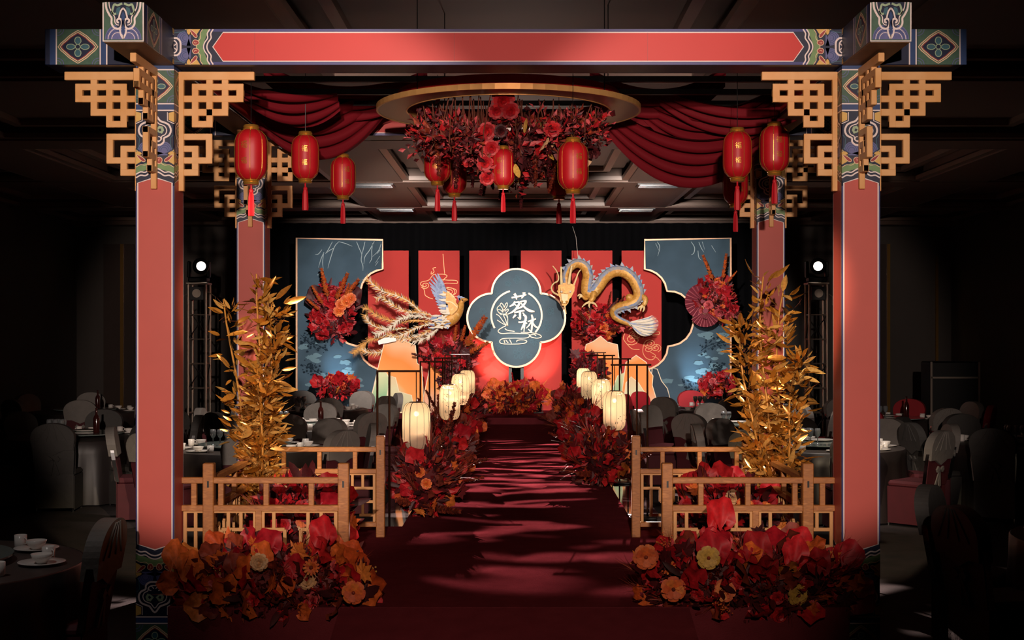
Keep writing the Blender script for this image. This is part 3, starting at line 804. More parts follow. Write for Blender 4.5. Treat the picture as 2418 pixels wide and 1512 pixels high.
# lines of flowers along both runway edges
ordn = ['first', 'second', 'third', 'fourth', 'fifth', 'sixth', 'seventh', 'eighth']
RWF = [('phoenix', -0.84, [12.0, 13.3, 14.7, 16.2, 17.8, 19.5, 21.3, 23.0]), ('dragon', 0.84, [14.4, 15.8, 17.3, 19.0, 20.8, 22.6])]
for nm, x, ys in RWF:
    for i, y in enumerate(ys):
        rg = random.Random(i*7 + (3 if x > 0 else 0))
        hz = rg.uniform(0.30, 0.38) + (0.04 if i > 3 else 0)
        clump('flower_arrangement', '%s leafy flower clump from the gate on the %s-side runway edge' % (ordn[i], nm), (x + rg.uniform(-.06, .06), y, ZP+hz*0.92), (0.26, 0.5, hz),
              [('fan', 'red', 6, 0.12, 0.2), ('fan', 'orange', 5, 0.10, 0.18), ('fan', 'rust', 4, 0.10, 0.2), ('maple', 'orange', 4, 0.1, 0.15), ('maple', 'deep', 5, 0.12, 0.18), ('peony', 'red', 5, 0.09, 0.14),
               ('peony', 'orange', 2, 0.08, 0.12), ('grass', 'rust', 6, 0.25, 0.4), ('plume', 'rust', 3, 0.3, 0.42), ('oval', 'deep', 10, 0.1, 0.2)], 100+i*3+(50 if x > 0 else 0),
              1100, ('deep', 'deep', 'rust', 'red'), (0.05, 0.12), group='runway edge flowers')
# hanging flowers under the ring
hf = thing('hanging_flowers', 'inverted bunch of dark red flowers hanging from the ring', 'flowers', (RC.x, RC.y, RC.z))
rg = random.Random(5)
fm = MB()
for i in range(120):                                       # stems and dark dried sprays
    a = rg.uniform(0, 2*pi); r = RI*math.sqrt(rg.random())*0.93; x, y = RC.x + cos(a)*r, RC.y + sin(a)*r
    L = rg.uniform(0.12, 0.34) + 0.28*max(0, 1-abs(x-RC.x)/0.45)*rg.uniform(0.3, 1)
    top = Vector((x, y, RC.z+0.02)); bot = top + Vector((rg.uniform(-.07, .07), rg.uniform(-.07, .07), -L))
    fm.tube([top, (top+bot)/2 + Vector((rg.uniform(-.03, .03), 0, 0)), bot], 0.004, FOL['twig'], 4)
    sub = filler(bot + Vector((0, 0, 0.05)), (0.07, 0.07, 0.11), 26, ('deep', 'deep', 'red', 'rust', 'pink'), i, (0.03, 0.08), 0.2)
    fm.v, fm.f, fm.mi, fm.ms = fm.v, fm.f, fm.mi, fm.ms
    for f, mi in zip(sub.f, sub.mi): fm.add([sub.v[q] for q in f], [tuple(range(len(f)))], sub.ms[mi])
fm.build('foliage', hf, kind='stuff')
for i in range(110):
    a = rg.uniform(0, 2*pi); r = RI*math.sqrt(rg.random())*0.9; x, y = RC.x + cos(a)*r, RC.y + sin(a)*r
    L = rg.uniform(0.10, 0.28) + 0.26*max(0, 1-abs(x-RC.x)/0.4)*rg.random()
    p = Vector((x, y, RC.z-L)); kind, col = rg.choice([('peony', 'red'), ('peony', 'deep'), ('oval', 'deep'), ('maple', 'red'), ('oval', 'cream'), ('peony', 'red'), ('oval', 'yellow'), ('plume', 'deep'), ('maple', 'deep'), ('oval', 'cream'), ('plume', 'rust'), ('twig', 'deep')])
    s = {'peony': rg.uniform(0.08, 0.14), 'oval': rg.uniform(0.08, 0.13), 'maple': rg.uniform(0.09, 0.14), 'plume': rg.uniform(0.2, 0.3), 'twig': rg.uniform(0.16, 0.24)}[kind]
    M = face((rg.uniform(-.5, .5), -1, rg.uniform(-.7, .1)), rg.uniform(0, 6)) if kind == 'peony' else aim((rg.uniform(-.4, .4), rg.uniform(-.4, .1), -1), rg.uniform(0, 6))
    inst(PN[kind], rg.choice(FM[kind, col]), hf, Matrix.Translation(p - WO[hf]) @ M @ Matrix.Diagonal((s, s, s, 1)))
for (px, py, s) in ((1188, 238, 0.17), (1205, 262, 0.13), (1172, 262, 0.12), (1135, 330, 0.12), (1150, 310, 0.13), (1145, 385, 0.12), (1150, 420, 0.11), (1160, 350, 0.12)):
    p = W(px, py, 9.2); inst('flower', FM['peony', 'red'][px % 2], hf, Matrix.Translation(p - WO[hf]) @ face((0.1, -1, -0.3), px) @ Matrix.Diagonal((s, s, s, 1)))
# ---------------------------------------------------------------- wooden railings
M_RAIL = mat('railing_wood', '#b67c45', 0.55, ramp=['#8a5228', '#ab6c35', '#975d2e', '#b97a43'], vscale=5, stretch=(2, 2, 9))
M_FRET = mat('fret_wood', '#c48d55', 0.55, var=0.12, vscale=8)
YA, YB = 8.45, 10.70
def railing(side, label):
    """side -1 phoenix, +1 dragon; box of front, side and rear rails between front and rear pillars"""
    xi = (812-CX)/F*YA if side < 0 else (1575-CX)/F*YA     # inner post
    xo = (494-CX)/F*YA if side < 0 else (1906-CX)/F*YA     # outer post
    xw = (XG + side*(HALF-PW/2))                            # pillar face
    t = thing('wooden_railing', label, 'railing', ((xi+xo)/2, (YA+YB)/2, ZP))
    h = 0.80; pw = 0.034
    def post(x, y):
        p = MB().bbox(x-pw, x+pw, y-pw, y+pw, ZP, ZP+h, M_RAIL, 0.005).build('post', t)
        MB().box(x-0.006, x+0.006, y-pw-0.001, y-pw+0.004, ZP+h-0.15, ZP+h-0.11, M_BLACK).build('mortise', p)
    for x in (xi, xo): post(x, YA); post(x, YB)
    ztop = EYE-(1134.5-CY)/F*YA; zmid = EYE-(1200-CY)/F*YA; zbot = ZP+0.10
    def rail_x(a, b, y, z, hh=0.019):
        MB().bbox(min(a, b), max(a, b), y-0.022, y+0.022, z-hh, z+hh, M_RAIL, 0.004).build('rail', t)
    def rail_y(x, a, b, z, hh=0.019):
        MB().bbox(x-0.022, x+0.022, a, b, z-hh, z+hh, M_RAIL, 0.004).build('rail', t)
    for y in (YA, YB):
        for z in (ztop, zmid, zbot):
            rail_x(xi, xw, y, z)
        # balusters between the top and middle rails
        L = xw - xi
        for k in range(4):
            bx = xi + (xo-xi)*(0.24 + 0.335*k)
            if k == 3: bx = xo + (xw-xo)*0.55
            MB().bbox(bx-0.017, bx+0.017, y-0.017, y+0.017, zmid+0.015, ztop-0.015, M_RAIL, 0.003).build('baluster', t)
        # fret panels under the middle rail
        xm = xi + (xo-xi)*0.63
        MB().bbox(xm-0.02, xm+0.02, y-0.02, y+0.02, zbot, zmid, M_RAIL, 0.003).build('stile', t)
        for (a, b, flip) in ((xi-(xi-xm)/abs(xi-xm)*0.05, xm+(xi-xm)/abs(xi-xm)*0.025, 1), (xm-(xi-xm)/abs(xi-xm)*0.025, xw-(xw-xm)/abs(xw-xm)*0.02, -1)):
            fret(t, a, b, y, zbot+0.02, zmid-0.02)
    for z in (ztop, zmid, zbot): rail_y(xo, YA, YB, z)
    n = 6
    for k in range(1, n):
        yy = YA + (YB-YA)*k/n
        MB().bbox(xo-0.017, xo+0.017, yy-0.017, yy+0.017, zmid, ztop, M_RAIL, 0.003).build('baluster', t)
    for k in range(3):
        fret(t, YA+0.08+(YB-YA-0.1)*k/3, YA+0.02+(YB-YA-0.1)*(k+1)/3, xo, zbot+0.02, zmid-0.02, along='y')
    return t
def fret(t, a, b, y, z0, z1, along='x'):
    """one stepped fret panel of thin strips"""
    a, b = min(a, b), max(a, b); w = b-a; hh = z1-z0; s = 0.011
    H = [(0.0, 1.0, 1.0), (0.0, 0.30, 0.70), (0.30, 0.52, 0.42), (0.52, 1.0, 0.70), (0.12, 0.62, 0.14), (0.62, 1.0, 0.42), (0.74, 1.0, 0.14)]
    V = [(0.0, 0.0, 1.0), (0.15, 0.14, 1.0), (0.30, 0.42, 0.70), (0.52, 0.42, 0.70), (0.62, 0.14, 1.0), (0.80, 0.14, 0.42), (0.80, 0.7, 1.0), (1.0, 0.0, 1.0)]
    def strip(u0, u1, v0, v1, k):
        d = 0.009 + 0.0005*k
        if along == 'x': mb = MB().bbox(a+u0, a+u1, y-d, y+d, z0+v0, z0+v1, M_FRET, 0.002)
        else: mb = MB().bbox(y-d, y+d, a+u0, a+u1, z0+v0, z0+v1, M_FRET, 0.002)
        mb.build('fret_strip', t)
    for (p, q, v) in H: strip(p*w, q*w, v*hh-s, v*hh+s, 0)
    for (u, p, q) in V: strip(u*w-s, u*w+s, p*hh, q*hh, 1)
railing(-1, 'wooden fretwork railing round the golden bamboo on the phoenix side of the gate')
railing(1, 'wooden fretwork railing round the golden bamboo on the dragon side of the gate')

# ---------------------------------------------------------------- golden bamboo
M_GLEAF = mat('gold_leaf', rough=0.22, metal=0.55, ramp=['#b06c26', '#d28f3e', '#8f5519', '#e8b56a', '#c07c32'], rnd=True)
M_GSTEM = mat('gold_stem', '#9c6a2c', 0.35, 0.4, var=0.25, vscale=12)
def bleaf():
    mb = MB(); ts = [0, 0.2, 0.5, 0.8, 1.0]; ws = [0.12, 0.85, 1.0, 0.55, 0.02]; vs = []; fs = []
    for t, x in zip(ts, ws):
        vs += [(-0.11*x, 0.03*x-0.12*t*t, t), (0, -0.12*t*t, t), (0.11*x, 0.03*x-0.12*t*t, t)]
    for i in range(4):
        for j in range(2): fs.append((3*i+j, 3*i+j+1, 3*i+j+4, 3*i+j+3))
    mb.add(vs, fs, M_GLEAF); return mb.mesh('leaf', smooth=True)
BL = bleaf()
def bamboo(x, y, label, tops, seed, base_leaves=60):
    rg = random.Random(seed); t = thing('golden_bamboo', label, 'bamboo', (x, y, ZP))
    MB().lathe([(0.13, 0), (0.17, 0.18), (0.18, 0.22), (0.15, 0.22), (0.14, 0.19)], 20, mat('pot_black', '#141214', 0.4), (x, y, ZP)).build('pot', t)
    cnt = 0
    for (dx, dy, topz, lean, nl) in tops:
        p0 = Vector((x+dx*0.35, y+dy*0.35, ZP+0.18)); p1 = Vector((x+dx+lean, y+dy, topz))
        pts = [p0.lerp(p1, k/10) + Vector((0.05*sin(k*0.55+seed)*(k/10), 0.02*sin(k), 0)) for k in range(11)]
        MB().tube(pts, [0.013*(1-0.55*k/10) for k in range(11)], M_GSTEM, 7).build('stem', t)
        for i in range(nl):
            f = rg.uniform(0.18, 1.0)**0.9; k = min(int(f*10), 9); p = pts[k].lerp(pts[k+1], f*10-k)
            a = rg.uniform(0, 2*pi); el = rg.uniform(-0.5, 1.0)
            d = Vector((cos(a)*cos(el), sin(a)*cos(el), sin(el)))
            p = p + d*rg.uniform(0.0, 0.10); s = rg.uniform(0.09, 0.17)
            inst('leaf', BL, t, Matrix.Translation(p - WO[t]) @ aim(d, rg.uniform(0, 6.28)) @ Matrix.Diagonal((s*rg.uniform(1.0, 1.5), s, s, 1))); cnt += 1
    dm = MB(); lv = [Vector(p.co) for p in BL.vertices]; lf = [tuple(p.vertices) for p in BL.polygons]
    for i in range(1150):                                    # dense inner leaves
        (dx, dy, topz, lean, nl) = rg.choice(tops[:3] + tops[2:] * 2)
        f = rg.uniform(0.12, 0.97); p = Vector((x+dx*0.35, y+dy*0.35, ZP+0.18)).lerp(Vector((x+dx+lean, y+dy, topz)), f)
        a = rg.uniform(0, 2*pi); d = Vector((cos(a), sin(a), rg.uniform(-0.4, 1.3))).normalized(); p = p + d*rg.uniform(0, 0.10); s = rg.uniform(0.06, 0.125)
        M = Matrix.Translation(p) @ aim(d, rg.uniform(0, 6.28)) @ Matrix.Diagonal((s*1.25, s, s, 1))
        dm.add([M @ q for q in lv], lf, M_GLEAF)
    dm.build('dense_leaves', t, kind='stuff', smooth=True)
    for i in range(base_leaves):
        a = rg.uniform(0, 2*pi); r = rg.uniform(0.02, 0.13); p = Vector((x+cos(a)*r, y+sin(a)*r, ZP + rg.uniform(0.35, 0.75)))
        d = Vector((cos(a), sin(a), rg.uniform(-0.3, 1.2))); s = rg.uniform(0.06, 0.11)
        if cnt >= 298: break
        inst('leaf', BL, t, Matrix.Translation(p - WO[t]) @ aim(d, rg.uniform(0, 6.28)) @ Matrix.Diagonal((s*1.5, s, s, 1))); cnt += 1
bamboo(-1.87, 9.6, 'golden bamboo with crossed leaning tips beside the phoenix-side pillar', [(0.03, 0, 2.42, 0.03, 52), (-0.10, 0.03, 2.24, -0.08, 24), (0.10, 0.04, 2.22, 0.06, 56), (0.05, -0.06, 1.75, 0.03, 56), (-0.02, 0.05, 1.5, 0.02, 46)], 31, 60)
bamboo(1.80, 9.6, 'dense golden bamboo with upright tips beside the dragon-side pillar', [(-0.04, 0, 2.40, -0.02, 46), (0.04, 0.03, 2.32, 0.05, 52), (-0.12, 0.02, 2.12, -0.10, 42), (0.10, -0.05, 1.85, 0.09, 46), (0, 0.05, 1.5, -0.03, 46)], 32, 66)
# ---------------------------------------------------------------- red hanging lanterns
M_LRED = mat('lantern_silk', '#b3101c', 0.5, var=0.12, vscale=18, spec=0.5)
M_LGOLD = mat('lantern_gold', '#c9963f', 0.3, 0.7, var=0.2, vscale=40)
M_TASS = mat('tassel_red', '#c01020', 0.6)
def cyl(r, zc):
    return lambda u, v, d: Vector(((r+d)*sin(u/r), -(r+d)*cos(u/r), zc + v))
# the blessing character, as brush strokes on a 100 x 100 field
FU = [([(18, 92), (26, 84)], 8), ([(6, 72), (34, 74), (22, 54), (4, 40)], 6), ([(22, 58), (22, 4)], 7), ([(26, 52), (36, 44)], 6),
      ([(44, 92), (94, 92)], 6), ([(50, 80), (50, 60), (88, 60), (88, 80), (50, 80)], 5.5), ([(46, 46), (46, 4), (94, 4), (94, 46), (46, 46)], 6), ([(70, 46), (70, 4)], 5), ([(46, 25), (94, 25)], 5)]
def red_lantern_proto():
    t = thing('red_lantern', 'x', 'lantern', (0, 0, 0), 'red lanterns hung inside the gate')
    r = 0.1; prof = [(0.045, -0.155), (0.062, -0.148), (0.088, -0.120), (0.098, -0.09), (r, -0.05), (r, 0.05), (0.098, 0.09), (0.088, 0.120), (0.062, 0.148), (0.045, 0.155)]
    oct_ = lambda q, z: 1 - 0.035*(1-abs(cos(4*q)))
    b = MB().lathe(prof, 32, M_LRED, rf=oct_).build('silk_body', t, local=True, smooth=True)
    for k in range(8):
        a = pi/8 + k*pi/4; pts = [((rr+0.0015)*cos(a), (rr+0.0015)*sin(a), z) for rr, z in prof]
        MB().tube(pts, 0.0018, M_LGOLD, 4).build('rib', b, local=True)
    for (ox, oy, sc) in ((-0.021, 0.012, 0.00044), (-0.019, -0.085, 0.00040)):
        mb = MB()
        for pts, w in FU:
            P = [((x-0)*sc + ox + 0.0, y*sc + oy) for x, y in pts]
            mb.stroke(P, w*sc*1.3, cyl(0.0985, 0.02), 0.0, 0.0025, M_LGOLD)
        mb.build('gold_character', b, local=True)
    for z, s in ((0.155, 1), (-0.155, -1)):
        MB().lathe([(0.05, 0), (0.052, 0.006*s), (0.046, 0.012*s), (0.05, 0.018*s), (0.044, 0.03*s)], 20, M_LGOLD, (0, 0, z)).build('gold_cap', t, local=True)
    ts = MB().tube([(0, 0, -0.18), (0, 0, -0.22)], 0.006, M_TASS, 6); ts.ball((0, 0, -0.225), 0.016, M_TASS, 8, 6)
    ts.lathe([(0.012, -0.23), (0.017, -0.26), (0.02, -0.36), (0.018, -0.38)], 12, M_TASS, rf=lambda q, z: 1+0.12*cos(6*q))
    ts.build('tassel', t, local=True)
    return t
RLP = red_lantern_proto()
RLS = [(593, 366, 8.42, 0.1, 'red lantern with gold characters hung before the rear phoenix-side pillar'),
       (721, 372, 9.72, 0.5, 'red lantern half hidden under the sagging red cloth, phoenix side'),
       (810, 418, 11.0, 0.9, 'dark red lantern glinting near the base, behind the phoenix-side cloth'),
       (1033, 381, 10.3, 0.2, 'bright red lantern under the ring, phoenix-side front of its pair'),
       (1073, 412, 11.0, 0.6, 'red lantern tucked behind a brighter one under the ring, phoenix side'),
       (1188, 396, 9.25, 0.0, 'red lantern in the middle of the hanging flowers under the ring'),
       (1320, 418, 11.0, 0.4, 'red lantern tucked behind a brighter one under the ring, dragon side'),
       (1353, 392, 8.95, 0.8, 'large bright red lantern under the ring, dragon-side front of its pair'),
       (1741, 366, 9.3, 0.3, 'red lantern hung just above another, dragon side'),
       (1737, 436, 10.9, 0.7, 'red lantern hung just below another, dragon side'),
       (1829, 352, 9.4, 0.55, 'red lantern hung before the rear dragon-side pillar')]
for i, (px, py, Y, rz, lab) in enumerate(RLS):
    p = W(px, py, Y); o = RLP if i == 0 else copy_tree(RLP, label=lab)
    o['label'] = lab; o.location = p; o.scale = (0.8,)*3 if px == 1188 else (1,)*3; o.rotation_euler = (0, 0, (rz-0.4)*0.9)
    zt = 3.765 if not 900 < px < 1450 else RC.z+0.02
    MB().tube([(0, 0, 0.18), (0, 0, zt-p.z)], 0.0025, M_BLACK, 5).build('hanging_string', o, local=True)

# ---------------------------------------------------------------- white lanterns on bent stands
def paper(name):
    m = bpy.data.materials.new(name); m.use_nodes = True; nt = m.node_tree; N = nt.nodes; L = nt.links
    out = N['Material Output']; N.remove(N['Principled BSDF'])
    tr = N.new('ShaderNodeBsdfTranslucent'); tr.inputs[0].default_value = (*lin('#fbe4c2'), 1)
    di = N.new('ShaderNodeBsdfDiffuse'); di.inputs[0].default_value = (*lin('#f4dfc0'), 1)
    tp = N.new('ShaderNodeBsdfTransparent'); tp.inputs[0].default_value = (1, 0.93, 0.8, 1)
    em = N.new('ShaderNodeEmission'); em.inputs[0].default_value = (*lin('#fbe6c4'), 1); em.inputs[1].default_value = 0.05
    m1 = N.new('ShaderNodeMixShader'); m1.inputs[0].default_value = 0.3
    m2 = N.new('ShaderNodeMixShader'); m2.inputs[0].default_value = 0.10; ad = N.new('ShaderNodeAddShader')
    L.new(tr.outputs[0], m1.inputs[1]); L.new(di.outputs[0], m1.inputs[2]); L.new(m1.outputs[0], m2.inputs[1]); L.new(tp.outputs[0], m2.inputs[2])
    L.new(m2.outputs[0], ad.inputs[0]); L.new(em.outputs[0], ad.inputs[1]); L.new(ad.outputs[0], out.inputs[0])
    return m
M_PAPER = paper('lantern_paper')
M_RIB = mat('lantern_rib', '#3a2417', 0.5)
M_STAND = mat('stand_bronze', '#4a2b1b', 0.35, 0.5, var=0.2)
M_BULB = mat('bulb', '#ffffff', emit='#ffe2b0', es=14.0)
M_INK = mat('ink_leaf', '#3d4a37', 0.7)
LPROF = [(0.055, 0.205), (0.078, 0.20), (0.100, 0.18), (0.114, 0.15), (0.120, 0.11), (0.122, 0.0), (0.120, -0.11), (0.114, -0.15), (0.100, -0.18), (0.078, -0.20), (0.055, -0.205)]
def rad_at(z):
    for (r1, z1), (r2, z2) in zip(LPROF, LPROF[1:]):
        if z2 <= z <= z1: return r1 + (r2-r1)*(z1-z)/(z1-z2+1e-9)
    return 0.1
def white_lantern_proto(kind):
    t = thing('white_lantern', 'x', 'lantern', (0, 0, 0), 'white lanterns along the runway')
    s = MB().lathe(LPROF, 36, M_PAPER, caps=False).build('paper_shade', t, local=True, smooth=True)
    for k in range(12):
        a = 0.13 + k*pi/6; thick = 0.0032 if k % 4 == 0 else 0.0014
        MB().tube([((r+0.001)*cos(a), (r+0.001)*sin(a), z) for r, z in LPROF], thick, M_RIB, 5).build('rib', s, local=True)
    for z in (0.205, -0.205):
        MB().lathe([(0.058, -0.005), (0.062, 0.0), (0.058, 0.005)], 24, M_RIB, (0, 0, z), caps=False).build('rim', t, local=True)
    MB().ball((0, 0, 0.105), 0.022, M_BULB, 12, 8).build('bulb', t, local=True)
    MB().tube([(0, 0, 0.125), (0, 0, 0.21), (0, 0, 0.30)], 0.004, M_RIB, 6).build('hook', t, local=True)
    MB().box(-0.06, 0.06, -0.004, 0.004, 0.203, 0.209, M_RIB).build('crossbar', t, local=True)
    if kind:
        rg = random.Random(kind); mb = MB()
        for i in range({1: 34, 2: 22, 3: 9}[kind]):
            a = {1: rg.uniform(-2.6, -0.5), 2: rg.uniform(-2.9, -1.9), 3: rg.uniform(-1.7, -0.4)}[kind]; z = rg.uniform(-0.17, 0.14) if kind != 3 else rg.uniform(-0.13, -0.03)
            l = rg.uniform(0.014, 0.03); an = rg.uniform(-1.2, 1.2)-pi/2; r = rad_at(z)+0.0015
            f = lambda u, v, d: Vector(((r+d)*cos(a+u/r), (r+d)*sin(a+u/r), z+v))
            mb.stroke([(0, 0), (cos(an)*l/2, sin(an)*l/2), (cos(an)*l, sin(an)*l)], [0.001, 0.007, 0.001], f, 0.0, 0.0, M_INK)
        mb.build('painted_leaves', s, local=True)
    return t
PROT = {k: white_lantern_proto(k) for k in range(4)}; USED = set()
def lamp_stand(i, Y, xp1, xp2, xl, ztop, side, lantern_label, stand_label, kind, hz):
    t = thing('lantern_stand', stand_label, 'lantern stand', ((xp1+xp2)/2, Y, 0.06), 'lantern stands along the runway')
    for x in (xp1, xp2):
        MB().tube([(x, Y, 0.06), (x, Y, ztop)], 0.010, M_STAND, 8).build('pole', t)
    a = min(xp1, xl) - 0.03; b = max(xp2, xl) + 0.03
    if side < 0: a, b = min(xp1, xp2)-0.008, xl+0.04
    else: a, b = xl-0.04, max(xp1, xp2)+0.04
    MB().tube([(a, Y, ztop), (b, Y, ztop)], 0.009, M_STAND, 8).build('arm', t)
    MB().bbox(min(xp1, xp2)-0.09, max(xp1, xp2)+0.09, Y-0.14, Y+0.14, 0.06, 0.085, M_BLACK).build('base_plate', t)
    zl = hz
    MB().tube([(xl, Y, ztop), (xl, Y, zl+0.285)], 0.0045, M_STAND, 6).build('hanger', t)
    o = PROT[kind] if kind not in USED else copy_tree(PROT[kind]); USED.add(kind)
    o['label'] = lantern_label; o.location = (xl, Y, zl); o.rotation_euler = (0, 0, 0.35*i)
    d = bpy.data.lights.new('lantern_bulb', 'POINT'); d.energy = 0.62; d.color = (1, 0.84, 0.62); d.shadow_soft_size = 0.03
    lo = bpy.data.objects.new('bulb_light', d); COL.objects.link(lo); lo.parent = o; lo.location = (0, 0, 0.06)
rowl = ['nearest the gate', 'second from the gate', 'third from the gate', 'nearest the stage']
for i, (px, py, Y, k) in enumerate(((983, 1006, 11.83, 0), (1062, 950, 15.7, 1), (1087, 920, 18.05, 2), (1103, 906, 20.9, 0))):
    xl = (px-CX)/F*Y; zl = EYE-(py-CY)/F*Y
    lamp_stand(i, Y, xl-0.34, xl-0.235, xl, EYE-90/F*11.83, -1, 'lit white paper lantern %s on the phoenix side of the runway' % rowl[i], 'bronze two-pole lantern stand %s on the phoenix side of the runway' % rowl[i], k, zl)
for i, (px, py, Y, k) in enumerate(((1451, 970, 14.2, 3), (1420, 933, 17.5, 2), (1391, 910, 20.1, 2), (1378, 898, 23.2, 0))):
    xl = (px-CX)/F*Y; zl = EYE-(py-CY)/F*Y
    lamp_stand(i, Y, xl+0.235, xl+0.345, xl, EYE-75/F*14.2, 1, 'lit white paper lantern %s on the dragon side of the runway' % rowl[i], 'bronze two-pole lantern stand %s on the dragon side of the runway' % rowl[i], k, zl)

# ---------------------------------------------------------------- red cloth swags under the gate roof
M_SWAG = mat('swag_cloth', '#6e0d1a', 0.75, var=0.18, vscale=3, spec=0.2)
def swag(label, A, B, sag, width, folds, drop=(0, 0), seed=0):
    """cloth hung between A and B; width = horizontal spread across, drop = extra sag of far edge"""
    A = Vector(A); B = Vector(B); n, m = 36, 18; mb = MB(); vs = []; fs = []
    ax = (B-A); side = Vector((ax.y, -ax.x, 0)); side = Vector((0, 1, 0)) if side.length < 1e-3 else Vector((0, 1, 0))
    for i in range(n+1):
        s = i/n
        for j in range(m+1):
            t = j/m
            pinch = 0.30 + 0.70*sin(pi*s)
            c = A.lerp(B, s); sg = (sag*(1-t) + (sag+drop[0])*t)*4*s*(1-s)
            fz = 0.026*sin(t*folds*2*pi + seed + s*1.3)*pinch
            p = c + side*(width*(t-0.5)*pinch) + Vector((0, fz*0.8, -sg + fz - drop[1]*(t-0.5)))
            vs.append(p)
    for i in range(n):
        for j in range(m): fs.append((i*(m+1)+j, (i+1)*(m+1)+j, (i+1)*(m+1)+j+1, i*(m+1)+j+1))
    mb.add(vs, fs, M_SWAG); o = mb.build('cloth_swag', smooth=True)
    tag(o, label, 'cloth', 'red cloth swags under the gate roof'); return o
def Wz(px, Y, z): return Vector(((px-CX)/F*Y, Y, z))
swag('long red cloth swag from the front phoenix-side corner to the ring', W(622, 170, 10.5), W(1010, 190, 10.5), 0.20, 0.42, 3, (0.05, 0.14), 0)
swag('deep red cloth swag drooping behind the phoenix-side lanterns', W(575, 235, 10.7), W(905, 238, 10.7), 0.26, 0.7, 4, (0.08, 0.22), 1)
swag('folded dark red cloth swag beside the phoenix-side beam', W(548, 205, 9.6), W(800, 240, 9.9), 0.10, 0.6, 3, (0.05, 0.1), 2)
swag('broad red cloth swag from the ring to the front dragon-side corner', W(1392, 190, 10.5), W(1715, 175, 10.5), 0.20, 0.45, 3, (0.06, 0.16), 3)
swag('red cloth swag rising from the ring to the dragon-side beam', W(1520, 252, 10.6), W(1862, 205, 10.4), 0.20, 0.6, 4, (0.08, 0.16), 4)
swag('dark red cloth swag sagging lowest behind the dragon-side lanterns', W(1425, 270, 10.7), W(1850, 292, 10.7), 0.30, 0.6, 4, (0.10, 0.20), 5)
swag('narrow red cloth fold crossing beside the dragon-side beam', W(1560, 230, 10.3), W(1900, 260, 10.3), 0.12, 0.4, 3, (0.04, 0.1), 6)
# ---------------------------------------------------------------- stage backdrop
YBK = 26.2; ZS = 0.506
PXM = F/YBK
M_BRED = mat('backdrop_red', '#bb3a35', 0.7, var=0.10, vscale=1.2, bump=0.1, bscale=300, spec=0.2)
M_SLATE = mat('backdrop_slate', '#35505c', 0.7, ramp=['#30434f', '#42596a', '#374c5a', '#4a6270'], vscale=0.7, spec=0.2)
M_INKD = mat('ink_dark', '#1d2b36', 0.8, spec=0.1); M_INKP = mat('ink_pale', '#64808c', 0.8, spec=0.1); M_INKW = mat('ink_white', '#9fb4ba', 0.8, spec=0.1)
M_FRAME = mat('backdrop_frame', '#e0b08c', 0.4, 0.25)
def FN(Y, out=-1):
    """pixel plane at depth Y, d metres towards the viewer"""
    return lambda u, v, d: W(u, v, Y) + Vector((0, -d, 0))
def ybase(Y): return CY + (EYE-ZS)*F/Y
lo = [869, 988, 1108, 1230, 1350, 1468]; hi = [965, 1085, 1203, 1326, 1446, 1562]
ordp = ['beside the phoenix-side slate panel', 'behind the phoenix wing', 'on the phoenix side of the emblem', 'on the dragon side of the emblem', 'behind the dragon neck', 'beside the dragon-side slate panel']
for a, b, nm in zip(lo, hi, ordp):
    Y = YBK; f = FN(Y)
    mb = MB(); mb.slab([(a, 592), (b, 592), (b, ybase(Y)), (a, ybase(Y))], f, -0.04, 0.0, M_BRED)
    tag(mb.build('red_banner'), 'tall flat red backdrop banner ' + nm, 'banner', 'red backdrop banners')
